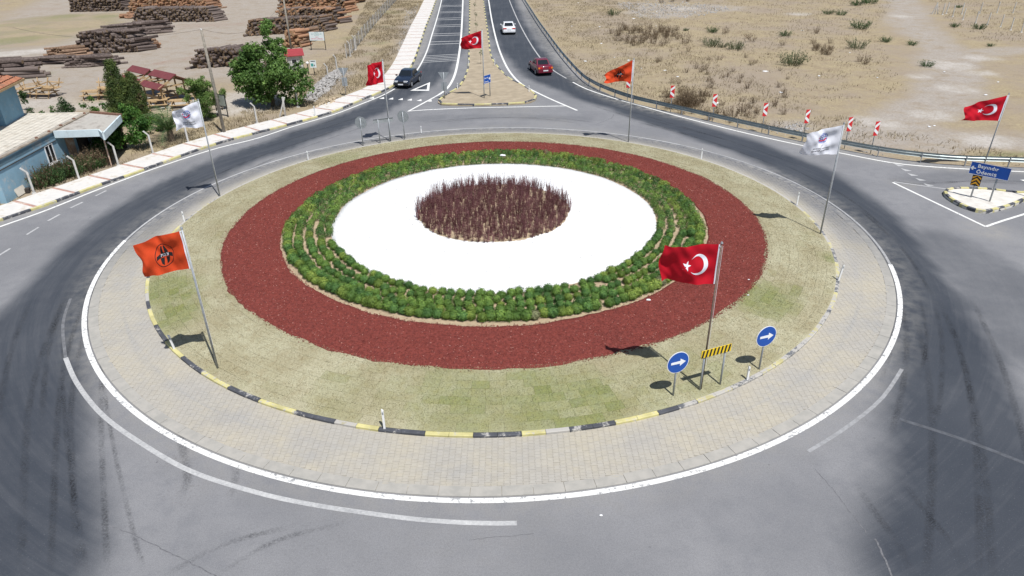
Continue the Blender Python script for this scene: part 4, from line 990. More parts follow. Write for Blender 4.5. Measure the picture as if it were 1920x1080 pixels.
def barrier(b0, b1, h, label, front, z=.12, wid=1.25, ht=.30, ext=(0, 0)):
    m = (b0 + b1) / 2; rz = math.atan2(b1[1] - b0[1], b1[0] - b0[0]); L = np.hypot(*(b1 - b0))
    t = thing('barrier_board', label, 'barrier board', (*m, z), rz)
    for s in (-1, 1): G().cyl((s * L / 2, 0, -.1), (s * L / 2, 0, h + .12), .035, n=10).obj('post', M_GALV, t, smooth=True)
    y = -.05 if front else .05; d = -1 if front else 1
    G().box((0, y, h), (wid, .02, ht)).obj('board', M_YEL if front else M_GALVB, t)
    if not front: G().box((0, y - .02, h + ht / 2), (wid, .05, .02)).obj('edge', M_GALV, t)
    n = 8; p = wid / n
    for k in range(n):
        x0 = -wid / 2 + p * k + .01; zb = -ht / 2
        G().vprism([(x0, zb), (x0 + p * .48, zb), (x0 + p * .48 + .05, -zb), (x0 + .05, -zb)], y + d * .012, y + d * .016).obj('stripe', M_BLK, t).location.z = h
    return t
barrier(sv(1311, 738), sv(1349, 727), 1.62, 'black and yellow striped barrier board between the two blue arrow signs', True)
barrier(sv(713, 270), sv(733, 267.5), 1.58, 'grey back of a barrier board beside the limp red flag', False, wid=1.45)
def yield_back(base, rz, label, z, h=2.15, s=1.0):
    t = thing('yield_sign', label, 'road sign', (*base, z), rz)
    G().cyl((0, 0, -.1), (0, 0, h + .35), .034, n=10).obj('post', M_GALV, t, smooth=True)
    w = s / 2; tri_ = [(-w, .33), (w, .33), (0, -.45)]
    G().vprism(tri_, .045, .06).obj('triangle_plate', M_GALVB, t).location.z = h
    G().vprism([(x * .97, zz * .97) for x, zz in tri_], .061, .066).obj('triangle_face', M_SRED, t).location.z = h
    G().vprism([(x * .72, zz * .72 + .01) for x, zz in tri_], .067, .071).obj('triangle_centre', M_SWHITE, t).location.z = h
    G().box((0, .052, h - .92), (.50, .015, .78)).obj('lower_plate', M_GALVB, t)
    G().box((0, .064, h - .92), (.48, .006, .76)).obj('lower_face', M_BLUE, t)
yield_back(sv(649, 180), R(-6), 'grey backed yield sign standing on the pavement edge, left carriageway', .05)
yield_back(sv(834, 187), R(-6), 'grey backed yield sign on the tip of the median', .1, 1.98)
def dirsign(b0, b1, h, label, w, ht, lines, arrow, z, rzoff=0.0, size=.2, cx=0.0, chev=False):
    m = (b0 + b1) / 2; rz = math.atan2(b1[1] - b0[1], b1[0] - b0[0]) + rzoff; L = np.hypot(*(b1 - b0))
    t = thing('direction_sign', label, 'direction sign', (*m, z), rz)
    for s in (-1, 1): G().cyl((s * L / 2, 0, -.1), (s * L / 2, 0, h + ht * .3), .045, n=10).obj('post', M_GALV, t, smooth=True)
    G().box((cx, -.06, h), (w, .02, ht)).obj('board', M_BLUE, t)
    g = G(); e = .018
    for (x0, x1, z0, z1) in ((-w / 2, w / 2, ht / 2 - e, ht / 2), (-w / 2, w / 2, -ht / 2, -ht / 2 + e), (-w / 2, -w / 2 + e, -ht / 2, ht / 2), (w / 2 - e, w / 2, -ht / 2, ht / 2)):
        g.box((cx + (x0 + x1) / 2, -.074, h + (z0 + z1) / 2), (x1 - x0, .004, z1 - z0))
    g.obj('border', M_SWHITE, t)
    d = 1 if arrow == 'r' else -1; ax_ = cx + (w / 2 - .17) * d
    a = [(-.13, .03), (.0, .03), (-.02, .11), (.05, .11), (.14, 0), (.05, -.11), (-.02, -.11), (.0, -.03), (-.13, -.03)]
    G().vprism([(ax_ + d * x, h + zz) for x, zz in a], -.078, -.073).obj('arrow', M_SWHITE, t)
    for k, s in enumerate(lines):
        V, F = text_geo(s, size, 'LEFT', 1.12, size * .025); x0 = cx - w / 2 + (.36 if arrow == 'l' else .08)
        P = [(x0 + a_, -.077, h + ht * (.10 if k == 0 else -.36) + b_) for a_, b_ in V]
        mesh_obj('lettering', P, F, M_SWHITE, t)
    if chev:
        cxl = -L / 2 + .02; hz = h - ht / 2 - .33; G().box((cxl, -.066, hz), (.48, .02, .62)).obj('chevron_plate', M_BLK, t)
        for k in range(3):
            z0 = hz - .36 + k * .22; P = []
            zz = [(-.22, z0), (0, z0 + .19), (.22, z0), (.22, z0 + .11), (0, z0 + .30), (-.22, z0 + .11)]
            zz = [(x, min(max(q, hz - .30), hz + .30)) for x, q in zz]
            g = G(); g.add([(cxl + zz[i][0], -.079, zz[i][1]) for i in (0, 1, 4, 5)], [(0, 1, 2, 3)]); g.add([(cxl + zz[i][0], -.079, zz[i][1]) for i in (1, 2, 3, 4)], [(0, 1, 2, 3)])
            g.obj('chevron_stripe', M_ORG, t)
    return t
dirsign(sv(1819, 373.5), sv(1854, 381.5), 1.74, 'large blue direction sign reading Bayındır Ödemiş with left arrow on the splitter island', 1.98, .72, ('Bayındır', 'Ödemiş'), 'l', .12, R(2), .28, .03, True)
dirsign(sv(908, 186), sv(919, 182.5), 1.62, 'small blue direction sign reading Bayındır Ödemiş with right arrow on the median', .95, .72, ('Bayındır', 'Ödemiş'), 'r', .1, R(0), .15, .0)
# sign whose post shows at the right edge of the photograph
t = thing('sign_post', 'grey steel post at the right edge of the splitter island', 'post', (*sv(1921, 371), .12)); G().cyl((0, 0, -.1), (0, 0, 1.5), .05, n=10).obj('post', M_GALV, t, smooth=True)

# ---------------------------------------------------------------- white marker posts
def marker(px, py, label, h=.75, z=.1, tilt=0.0):
    t = thing('marker_post', label, 'marker post', (*sv(px, py, z), z), rnd.uniform(-.3, .3))
    G().vprism([(-.036, -.05), (.036, -.05), (.036, h - .05), (-.036, h)], -.025, .025).obj('shaft', M_WHITE, t)
    G().box((0, -.028, h - .16), (.045, .006, .10)).obj('reflector', M_GALVB, t)
    t.rotation_euler[1] = tilt
for a in ((327, 654, 'white marker post leaning beside the kerb under the orange flag', .66, .12, -.12), (721, 803, 'white marker post on the turf at the front of the island', .8, .13), (1315, 297, 'white marker post on the far right turf edge', .72, .12), (1494, 384, 'white marker post at the right turf edge left of the white flag', .8, .12), (1572, 526, 'white marker post at the right end of the turf', .85, .12, .1), (346, 415, 'white marker post on the left turf edge behind the orange flag', .6, .12), (578, 299, 'thin white marker post on the far left turf edge', .6, .12), (1401, 712, 'grey marker post between barrier board and right arrow sign', .62, .12), (858, 167, 'white marker post on the left tip of the median', .6, .1), (879, 124, 'white marker post on the median kerb by the left carriageway', .75, .1), (928, 123, 'white marker post on the median kerb by the right carriageway', .75, .1), (992, 172, 'white marker post near the right tip of the median', .6, .1), (591, 217, 'white marker post on the left pavement', .8, .11), (790, 248, 'thin marker post at the far edge of the turf', .5, .12)):
    marker(*a)

# ---------------------------------------------------------------- guardrail
gr = thing('guardrail', 'long galvanised steel guardrail curving along the right side of the road', 'guardrail', (0, 0, 0))
RP = smooth_line(RAIL, 1.0); RN = normals2(RP)
M_RAIL = plain('rail_steel', (.40, .45, .45), .38, .14, 3, metal=.55, spec=.5, dirt=(.30, .32, .30), dirt_amt=.3)
prof_ = [(-.02, .40), (-.09, .45), (-.09, .50), (-.03, .55), (-.03, .59), (-.09, .64), (-.09, .69), (-.02, .74)]
k = len(RP); m = len(prof_); V = []
for i in range(k):
    for o, z in prof_: q = RP[i] - RN[i] * (o) * 1.0; V.append((q[0], q[1], z))
# rail faces the road, which lies to the right of the direction of travel
F = [(i * m + j, (i + 1) * m + j, (i + 1) * m + j + 1, i * m + j + 1) for i in range(k - 1) for j in range(m - 1)]
mesh_obj('rail', V, F, M_RAIL, gr, smooth=False)
PP = smooth_line(RAIL, 2.6); PN = normals2(PP)
pme = None
for i in range(len(PP)):
    q = PP[i] - PN[i] * -.07
    if pme is None:
        o = G().box((0, 0, .3), (.05, .10, .80)).box((0, -.05, .57), (.05, .06, .2)).obj('post', M_GALV, gr); pme = o.data
    else: o = bpy.data.objects.new('post', pme); link(o, gr)
    o.location = (q[0], q[1], 0); o.rotation_euler = (0, 0, math.atan2(PN[i][1], PN[i][0]) - PI / 2)
# chevron boards behind the rail
def chevron(px, py, label, ang):
    t = thing('chevron_marker', label, 'chevron sign', (*sv(px, py), -.04), ang)
    G().cyl((0, 0, -.1), (0, 0, 2.2), .03, n=8).obj('post', M_GALV, t, smooth=True)
    G().box((0, -.045, 1.77), (.34, .018, .98)).obj('board', M_SRED, t)
    for k, z0 in enumerate((1.30, 1.82)):
        s = 1 if k == 0 else -1
        zz = ((z0 + .30, z0 + .02) if k == 0 else (z0 - .05, z0 + .24))
        P = [(-.168, -.057, zz[0]), (.168, -.057, zz[1]), (.168, -.057, zz[1] + .22), (-.168, -.057, zz[0] + .22)]
        P = [(x, y, min(max(z, 1.285), 2.255)) for x, y, z in P]
        G().quad(*P).obj('white_stripe', M_SWHITE, t)
cw = ('nearest the orange flag', 'first to the right of the dry thicket', 'second to the right of the dry thicket', 'third, over the bare gravel', 'fourth, left of the white flag', 'just right of the white flagpole', 'last before the large blue sign')
for k, a in enumerate(((1176, 191), (1257, 211), (1335, 229), (1428, 248), (1505, 262), (1583, 278), (1632, 287))):
    chevron(a[0], a[1], f'red and white chevron board behind the guardrail, {cw[k]}', R(-6 + 4 * k if k < 4 else 12))
# ================================================================ VEHICLES
M_TYRE = plain('tyre_rubber', (.02, .02, .021), .85, .1, 9); M_RIM = plain('wheel_rim', (.50, .51, .53), .35, .08, 9, metal=.6, spec=.5)
m_, nt_, b_ = newmat('car_glass', .06, 0, .6); b_.inputs['Base Color'].default_value = (.012, .016, .02, 1); M_GLASS = m_
M_TRIM = plain('black_trim', (.02, .02, .022), .6, .1, 9); M_PLATE = plain('number_plate', (.72, .73, .75), .5, .04, 9)
M_HEAD = plain('headlamp', (.62, .64, .66), .15, .1, 9, spec=.6); M_TAIL = plain('tail_lamp', (.50, .012, .014), .2, .15, 12, spec=.5); M_AMB = plain('indicator_lamp', (.75, .24, .03), .25, .1, 12, spec=.5)
M_SEAT = plain('car_seat', (.10, .10, .11), .9, .1, 9)
def carpaint(name, c):
    m, nt, b = newmat(name, .28, 0, .5); setin(nt, b.inputs['Base Color'], mixc(nt, ramp(nt, noise(nt, pos(nt), 4, 3), .35, .7), c, scl(c, .86)))
    b.inputs['Coat Weight'].default_value = .5; b.inputs['Coat Roughness'].default_value = .08; return m
def car(label, centre, heading, paint, L=4.3, W=1.68, H=1.42, boxy=False, wheelbase=2.5, tailh=.98, detail=None):
    t = thing('sedan_car', label, 'car', (centre[0], centre[1], .005), heading)
    hw = W / 2; x0, x1 = -L / 2, L / 2
    # lower body: cross-sections from tail to nose (x, sill z, belt z, half-width, top half-width)
    hood = .86 if not boxy else .90
    st = [(x0, .42, .72, .80, .74), (x0 + .06, .30, tailh - .07, .92, .86), (x0 + .28, .22, tailh - .01, .98, .90), (x0 + .85, .20, tailh, 1.0, .90), (-.3, .19, .93, 1.0, .93), (.55, .19, .92, 1.0, .93), (1.0, .20, hood + .03, .99, .90), (x1 - .45, .21, hood - .06, .97, .86), (x1 - .12, .26, hood - .15, .91, .80), (x1 - .03, .34, hood - .24, .84, .74), (x1, .42, hood - .34, .78, .70)]
    V = []; n = 10
    for x, zs, zb, k, kt in st:
        w = hw * k; wt = hw * kt; zm = zs + (zb - zs) * .55
        half = [(w * .80, zs), (w * .97, zs + .06), (w, zm), (w * .965, zb - .07), (wt, zb)]
        V += [(x, y, z) for y, z in half] + [(x, -y, z) for y, z in reversed(half)]
    F = [(i * n + j, i * n + (j + 1) % n, (i + 1) * n + (j + 1) % n, (i + 1) * n + j) for i in range(len(st) - 1) for j in range(n)]
    F += [tuple(reversed(range(n))), tuple((len(st) - 1) * n + j for j in range(n))]
    body = mesh_obj('body', V, F, paint, t, smooth=True)
    bm = body.modifiers.new('b', 'BEVEL'); bm.width = .02; bm.segments = 2; bm.limit_method = 'ANGLE'
    # cabin
    rb, rf = (-1.32, .78) if not boxy else (-1.28, .72); rr, rt = (-.72, .14) if not boxy else (-.98, .12)
    zb = .91; cb, ct = hw * .91, hw * .70
    P = [(rb, cb * .93, zb), (rf, cb * .95, zb), (rf, -cb * .95, zb), (rb, -cb * .93, zb), (rr, ct, H - .03), (rt, ct, H - .02), (rt, -ct, H - .02), (rr, -ct, H - .03)]
    mid = [(( rr + rt) / 2, ct * 1.02, H), ((rr + rt) / 2, -ct * 1.02, H)]
    P += mid; g = G(); g.add(P, [(4, 8, 9, 7), (8, 5, 6, 9), (0, 1, 5, 8, 4), (2, 3, 7, 9, 6), (1, 2, 6, 5), (3, 0, 4, 7)]); roof = g.obj('roof', paint, t)
    bv = roof.modifiers.new('b', 'BEVEL'); bv.width = .035; bv.segments = 2; bv.limit_method = 'ANGLE'
    def pane(name, q, off):
        q = [Vector(p) for p in q]; c = sum(q, Vector()) / len(q); nn = (q[1] - q[0]).cross(q[2] - q[0]).normalized()
        if nn.dot(c - Vector((-.2, 0, 1.1))) < 0: nn = -nn
        q = [p + nn * off for p in q]; mesh_obj(name, [tuple(p) for p in q], [tuple(range(len(q)))], M_GLASS, t)
    def lerp(a, b_, k): return tuple(a[i] + (b_[i] - a[i]) * k for i in range(3))
    def inset(a, b_, c, d, u0, u1, v0, v1):
        f = lambda u, v: lerp(lerp(a, b_, u), lerp(d, c, u), v); return [f(u0, v0), f(u1, v0), f(u1, v1), f(u0, v1)]
    pane('windscreen', inset(P[1], P[2], P[6], P[5], .07, .93, .08, .92), .008)
    pane('rear_window', inset(P[3], P[0], P[4], P[7], .09, .91, .14, .88), .008)
    for a, b_, c, d in ((P[0], P[1], P[5], P[4]), (P[3], P[2], P[6], P[7])):
        pane('side_window', inset(a, b_, c, d, .10, .49, .12, .88), .012); pane('side_window', inset(a, b_, c, d, .54, .93, .12, .88), .012)
    for sx_ in (-1, 1):
        for sy in (-1, 1):
            wx, wy = sx_ * wheelbase / 2 + .05, sy * (hw - .09)
            ty = G().cyl((wx, wy - .1, .30), (wx, wy + .1, .30), .30, n=20).obj('wheel', M_TYRE, t, smooth=False)
            G().cyl((wx, wy + sy * .08, .30), (wx, wy + sy * .107, .30), .20, n=16).obj('rim', M_RIM, ty)
            G().cyl((wx, sy * (hw - .03), .31), (wx, sy * (hw + .004), .31), .345, n=20).obj('wheel_arch', M_TRIM, t)
    for sy in (-1, 1):
        G().box((.60, sy * (hw + .07), .98), (.12, .17, .11)).obj('mirror', paint if not boxy else M_TRIM, t)
        G().box((x1 - .06, sy * hw * .56, .66 if not boxy else .69), (.10, .40 if not boxy else .34, .13)).obj('headlight', M_HEAD, t)
        tl = G().box((x0 + .045, sy * hw * .66, tailh - .19), (.09, .44, .15)).obj('taillight', M_TAIL, t)
        if detail == 'amber': G().box((x0 + .03, sy * hw * .80, tailh - .20), (.085, .16, .16)).obj('indicator', M_AMB, tl)
    G().box((x0 + .0, 0, .46), (.16, W * .9, .20)).obj('bumper', paint if not boxy else M_TRIM, t); G().box((x1 - .02, 0, .44), (.16, W * .9, .20)).obj('bumper', paint if not boxy else M_TRIM, t)
    G().box((x1 - .02, 0, .64), (.08, W * .36, .10)).obj('grille', M_TRIM, t)
    G().box((x0 - .09, 0, .56 if detail == 'amber' else .70), (.02, .50, .11)).obj('number_plate', M_PLATE, t); G().box((x1 + .07, 0, .44), (.02, .50, .11)).obj('number_plate', M_PLATE, t)
    if detail != 'amber': [setattr(c, 'location', (.07, 0, 0)) for c in t.children if c.name.startswith('number_plate') and c.data.vertices[0].co.x < 0]
    return t
def unit(v): v = np.asarray(v, float); return v / np.hypot(*v)
a, b = sv(772.8, 163.5), sv(786.7, 153.3); h = unit(a - b); c = (a + b) / 2 + np.array([h[1], -h[0]]) * .80
car('dark navy boxy sedan driving towards the roundabout on the left carriageway', c, math.atan2(h[1], h[0]), carpaint('navy_car_paint', (.014, .022, .042)), 4.2, 1.64, 1.40, True, 2.42, .96)
a, b = sv(994.6, 131.2), sv(1005.6, 140.3); h = unit(a - b); c = (a + b) / 2 + np.array([h[1], -h[0]]) * .74
car('dark red sedan leaving on the right carriageway, nearest the roundabout', c, math.atan2(h[1], h[0]), carpaint('dark_red_car_paint', (.15, .010, .026)), 4.25, 1.66, 1.44, False, 2.5, 1.0, 'amber')
h = unit(np.array([-1.3, 20])); c = sv(955, 65.5) + h * 2.15
car('white sedan seen from behind, farther up the right carriageway', c, math.atan2(h[1], h[0]), carpaint('white_car_paint', (.74, .75, .77)), 4.5, 1.78, 1.43, False, 2.65, 1.0)

# ================================================================ TREES AND PLANTS
M_BARK = plain('tree_bark', (.16, .125, .09), .9, .3, 8, bmp=.5, bscale=20)
LEAF = {'broad': leafmat('mulberry_leaf', (.065, .135, .032), (.215, .34, .09), .3), 'conifer': leafmat('cypress_leaf', (.046, .078, .02), (.19, .235, .062), .15), 'light': leafmat('willow_leaf', (.11, .185, .05), (.26, .37, .11), .35), 'ivy': leafmat('vine_leaf', (.04, .11, .02), (.14, .265, .05), .28), 'dark': leafmat('dark_shrub_leaf', (.02, .05, .012), (.055, .11, .026), .15), 'palm': leafmat('palm_leaf', (.06, .115, .042), (.185, .245, .10), .25), 'weed': leafmat('dry_weed', (.115, .08, .05), (.26, .19, .118), .12), 'sage': leafmat('grey_green_scrub', (.075, .095, .045), (.17, .19, .10), .12), 'scrub': leafmat('green_scrub', (.035, .075, .025), (.095, .155, .05), .15), 'dead': leafmat('dead_needles', (.09, .055, .03), (.17, .12, .08), .05)}
def crown(name, parent, blobs, mat, size, seed, dens=90, jit=.7, shell=.5, asp=.6):
    rg = np.random.default_rng(seed); Ps, Ds = [], []
    for c, rad in blobs:
        n = int(dens * (rad[0] * rad[1] + rad[0] * rad[2] * 2) / 3 * 4); p, d = blob_points(c, rad, max(n, 12), rg, shell, -.75); Ps.append(p); Ds.append(d)
    P = np.concatenate(Ps); D = np.concatenate(Ds); P = P + rg.normal(0, size * .5, P.shape); P[:, 2] = np.maximum(P[:, 2], .02)
    V, F = leaf_quads(P, D + [0, 0, .35], size, rg, asp, jit)
    lo, hi = P[:, 2].min(), P[:, 2].max()
    tn = np.clip(rg.normal(.45, .28, len(P)), 0, 1)
    return np_obj(name, V, F, mat, parent, attrs={'tint': np.repeat(tn, 4)})
def branches(parent, base_r, pts, seed=0, name='trunk'):
    g = G()
    for path, r0, r1 in pts: g.tube(path, [r0 + (r1 - r0) * i / (len(path) - 1) for i in range(len(path))], 7)
    return g.obj(name, M_BARK, parent, smooth=True)
# broadleaf tree by the yard gate
t = thing('broadleaf_tree', 'large dense green broadleaf tree beside the log yard entrance', 'tree', (*sv(512, 198), -.05)); rg = np.random.default_rng(4)
bl = []
for (x, y, z, r) in ((0, 0, 3.3, 1.9), (-1.6, .3, 2.9, 1.5), (1.6, .2, 2.7, 1.5), (-.2, .5, 5.0, 1.25), (.2, .6, 6.1, .8), (-2.3, .2, 3.7, .9), (2.1, -.4, 1.8, 1.1), (-.8, -.7, 2.1, 1.3), (.8, -.6, 4.1, 1.1), (-1.9, -.4, 1.7, 1.0), (2.6, .2, 2.9, .7), (-1.1, .2, 4.6, .9), (1.1, .8, 4.8, .8), (3.0, -.2, 1.6, .6), (-2.9, .1, 2.9, .55), (.1, -.9, 1.3, 1.0), (-1.2, -.5, 1.0, .8), (1.4, -.6, 1.0, .8), (-2.6, .2, 2.2, .7), (.9, .3, 3.4, 1.1)):
    for k in range(7): d = rg.normal(0, .5, 3) * r; s = r * rg.uniform(.34, .6); bl.append(((x + d[0], y + d[1], max(.5, z + d[2] * .8)), (s, s, s * .8)))
crown('crown', t, bl, LEAF['broad'], .115, 5, 150, .6, .35)
branches(t, .2, [([(0, 0, -.1), (.05, 0, .8), (0, .1, 2.0), (-.1, .2, 4.0), (0, .3, 5.6)], .22, .04), ([(0, 0, .8), (-.8, .1, 1.9), (-1.8, .2, 3.2)], .13, .03), ([(0, 0, .9), (.9, 0, 1.8), (1.9, .1, 2.7)], .13, .03), ([(0, .1, 2), (.8, -.3, 3.2), (1.0, -.5, 4.2)], .09, .02)])
# tall dark conifer
t = thing('conifer_tree', 'tall dense conifer with two tops standing behind the porch', 'tree', (*sv(247, 226), -.05)); bl = []
for (ax_, ay_, h, r, n) in ((-.5, 0, 5.0, 1.3, 30), (.75, .1, 4.0, .95, 20), (.15, -.3, 3.4, 1.25, 18)):
    for k in range(n):
        f = (k + .5) / n; z = .35 + f * (h - .5); rr = r * (1 - f ** 1.7 * .82) * rg.uniform(.75, 1.1); a = rg.random() * 6.28
        for q in range(3): a += 2.1; s = .24 + .24 * (1 - f); bl.append(((ax_ + math.cos(a) * rr * .7, ay_ + math.sin(a) * rr * .7, z + rg.uniform(-.1, .1)), (s, s, s * 1.25)))
crown('crown', t, bl, LEAF['conifer'], .06, 6, 420, .7, .4, .4)
branches(t, .15, [([(-.5, 0, -.1), (-.55, 0, 2), (-.55, 0, 4.6)], .15, .03), ([(.6, .1, -.1), (.75, .1, 2), (.75, .1, 3.6)], .12, .03)])
crown('dead_branches', t, [((1.25, -.2, 1.9), (.3, .3, .5)), ((1.15, -.35, 1.3), (.35, .3, .4))], LEAF['dead'], .05, 8, 300)
def tree(name, label, cat, base, bl, mat, size, dens, seed, trunk=None, **kw):
    t = thing(name, label, cat, (*base, -.05)); crown('crown', t, bl, LEAF[mat], size, seed, dens * (4.5 if mat != 'light' else 7), **kw)
    if trunk: branches(t, .1, trunk)
    return t
def scatter_blobs(spec, seed, k=4, f=(.35, .6)):
    rg = np.random.default_rng(seed); out = []
    for (x, y, z, r) in spec:
        for _ in range(k): d = rg.normal(0, .5, 3) * r; s = r * rg.uniform(*f); out.append(((x + d[0], y + d[1], max(.15, z + d[2] * .8)), (s, s, s * .9)))
    return out
tree('young_tree', 'airy light green young tree between gazebo and white flag', 'tree', sv(385, 222), scatter_blobs(((0, 0, 1.6, .9), (-.7, 0, 2.5, .7), (.5, .1, 2.8, .7), (0, 0, 3.2, .5), (.9, -.1, 1.3, .6), (-.9, .1, 1.6, .6), (.2, -.3, .8, .7), (-.2, 0, 2.2, .8), (.6, -.2, 2.0, .7), (-.6, -.2, .9, .7)), 3, 6), 'light', .06, 70, 11, [([(0, 0, -.1), (.05, 0, 1), (0, 0, 2.9)], .06, .02), ([(0, 0, .7), (-.5, 0, 2.2)], .04, .015)], shell=.2)
tree('young_tree', 'small light green tree at the foot of the leaning utility pole', 'tree', sv(417, 205), scatter_blobs(((0, 0, 1.2, .5), (.4, 0, 1.6, .4), (-.3, .1, .8, .4)), 9), 'light', .06, 70, 13, [([(0, 0, -.1), (.05, 0, 1.5)], .05, .015)], shell=.2)
tree('climbing_vine', 'bright green vine thicket covering the right corner of the porch', 'vine', sv(225, 282), scatter_blobs(((-.8, 0, 1.0, .8), (.4, .2, 1.3, .9), (1.3, .4, 1.1, .8), (-1.5, .3, 1.7, .6), (.6, .5, 2.1, .7), (-.2, -.4, .6, .7), (1.9, .8, 1.6, .6), (-.4, .3, 1.9, .6), (.8, .9, 2.6, .6), (-1.2, -.2, .7, .7)), 5, 6), 'ivy', .085, 62, 15, [([(0, 0, -.1), (.2, .1, .8), (.5, .4, 1.9)], .05, .02)], shell=.3)
tree('leafy_shrub', 'green leafy shrub beneath the conifer beside the vine', 'shrub', sv(282, 248), scatter_blobs(((0, 0, .9, .8), (-.8, .2, 1.2, .7), (.7, .2, .7, .6)), 6), 'ivy', .08, 60, 16, [([(0, 0, -.1), (0, 0, .9)], .05, .02)])
tree('leafy_shrub', 'loose branching shrub behind the porch roof, left of the conifer', 'shrub', sv(185, 217), scatter_blobs(((0, 0, .6, .6), (-.9, 0, 1.2, .35), (.7, 0, .9, .5), (-.3, .1, 1.3, .4)), 7), 'ivy', .08, 40, 17, [([(0, 0, -.1), (-.4, 0, .7), (-.9, 0, 1.2)], .04, .015)], shell=.2)
tree('conical_shrub', 'neat conical evergreen shrub behind the tiled roof', 'shrub', sv(124, 215), [((0, 0, .35), (.75, .75, .4)), ((0, 0, .8), (.55, .55, .4)), ((0, 0, 1.25), (.3, .3, .35)), ((.25, .1, .6), (.5, .5, .5))], 'dark', .06, 90, 18)
tree('leafy_shrub', 'small dark shrub left of the conical evergreen behind the tiled roof', 'shrub', sv(92, 216), scatter_blobs(((0, 0, .5, .45), (.4, 0, .35, .3)), 8), 'ivy', .07, 60, 19)
tree('leafy_shrub', 'low rounded green shrub nearest the upper blue wall', 'shrub', sv(60, 216), scatter_blobs(((0, 0, .35, .5),), 10), 'dark', .06, 80, 20)
tree('leafy_shrub', 'dark shrub at the corner of the upper blue wall', 'shrub', sv(47, 207), scatter_blobs(((0, 0, 1.0, .6), (.3, 0, 1.5, .35)), 12), 'dark', .08, 60, 21)
# palm
t = thing('palm', 'young feathery palm on the dry verge beside the white flag', 'palm', (*sv(322, 263), -.05)); t.scale = (1.45, 1.45, 1.6); g = G(); rr = random.Random(3); vs = []; ts = []
for k in range(26):
    a = k * 2.399; el = 1.35 - .95 * (k / 26) - rr.random() * .15; Lf = rr.uniform(1.5, 2.1) * (1 if k > 5 else .8); pts = []
    for i in range(9):
        f = i / 8; e = el - f * f * 1.25; pts.append(Vector((0, 0, .5)) if i == 0 else pts[-1] + Vector((math.cos(a) * math.cos(e), math.sin(a) * math.cos(e), math.sin(e))) * (Lf / 8))
    g.tube(pts, [.022 - .018 * i / 8 for i in range(9)], 4)
    for i in range(1, 9):
        for sub in (0, .5):
            p = pts[i - 1].lerp(pts[i], sub); d = (pts[i] - pts[i - 1]).normalized(); sd = d.cross(Vector((0, 0, 1)))
            if sd.length < .01: continue
            sd.normalize(); ll = .42 * (1 - abs(i / 8 - .45) * 1.1) + .08
            for s in (-1, 1):
                tip = p + sd * s * ll * .8 + d * ll * .65 + Vector((0, 0, -.05)); w = d * .022
                vs.append([p - w, p + w, tip, tip]); ts += [rr.random()] * 4
g.obj('frond_stems', LEAF['palm'], t)
V = np.array([[tuple(q) for q in v[:3]] for v in vs]).reshape(-1, 3); np_obj('fronds', V, np.arange(len(V)).reshape(-1, 3), LEAF['palm'], t, attrs={'tint': np.array(ts).reshape(-1, 4)[:, :3].ravel()})
G().cyl((0, 0, -.1), (0, 0, .55), .2, .14, 10).obj('trunk', M_BARK, t)
# median saplings
for k, (px, py, h) in enumerate(((902, 122, 1.5), (893, 62, 1.3), (892, 41, 1.2), (890.5, 22, 1.2), (892, 6, 1.2))):
    t = thing('sapling', ('staked sapling on the median nearest the red flag', 'second sapling along the median', 'third sapling along the median', 'fourth sapling along the median', 'farthest sapling on the median')[k], 'sapling', (*sv(px, py), .1))
    G().cyl((0, 0, -.05), (0, 0, h * .8), .022, .012, 6).obj('trunk', M_BARK, t); crown('crown', t, [((0, 0, h * .85), (.24, .24, .26)), ((.1, 0, h * .7), (.2, .2, .18))], LEAF['scrub'], .05, 30 + k, 190)
# generic weeds
def weed_mesh(seed, mat, n, h, w, leafy):
    rg = np.random.default_rng(seed); vs, ts = [], []
    for k in range(n):
        a = rg.random() * 6.28; r = rg.random() ** .5 * w * .5; b0 = np.array([math.cos(a) * r, math.sin(a) * r, 0]); L = h * rg.uniform(.5, 1.1)
        tip = b0 + np.array([math.cos(a) * w * rg.uniform(.1, .6), math.sin(a) * w * rg.uniform(.1, .6), L]); sd = np.array([-math.sin(a), math.cos(a), 0]) * .012; tn = rg.random()
        vs.append([b0 - sd, b0 + sd, tip + sd * .3, tip - sd * .3]); ts += [tn * .6] * 4
        for l in range(leafy):
            f = rg.uniform(.25, 1); p = b0 + (tip - b0) * f; d = rg.normal(0, 1, 3); d /= np.linalg.norm(d); s = rg.uniform(.025, .06); e = np.cross(d, rg.normal(0, 1, 3)); e /= np.linalg.norm(e)
            vs.append([p, p + d * s + e * s * .4, p + d * s * 2, p + d * s - e * s * .4]); ts += [np.clip(tn + rg.normal(0, .2), 0, 1)] * 4
    V = np.array(vs).reshape(-1, 3); me = bpy.data.meshes.new('weed'); me.from_pydata([tuple(v) for v in V], [], [tuple(f) for f in np.arange(len(V)).reshape(-1, 4).tolist()])
    a_ = me.attributes.new('tint', 'FLOAT', 'POINT'); a_.data.foreach_set('value', np.array(ts, dtype=np.float32)); me.materials.append(LEAF[mat]); return me
W_DRY = [weed_mesh(50 + k, 'weed', 26, .8, .6, 6) for k in range(4)]; W_GRN = [weed_mesh(60 + k, 'scrub', 70, .55, .9, 9) for k in range(3)]; W_SAGE = [weed_mesh(70 + k, 'sage', 80, .6, 1.0, 8) for k in range(3)]
def plant(meshes, px, py, s, name, label, cat, group, sz=1.0, z=-.05):
    o = bpy.data.objects.new(name, rnd.choice(meshes)); link(o); q = sv(px, py); o.location = (q[0], q[1], z); o.rotation_euler = (0, 0, rnd.random() * 6.28); o.scale = (s, s, s * sz); return tag(o, label, cat, group)
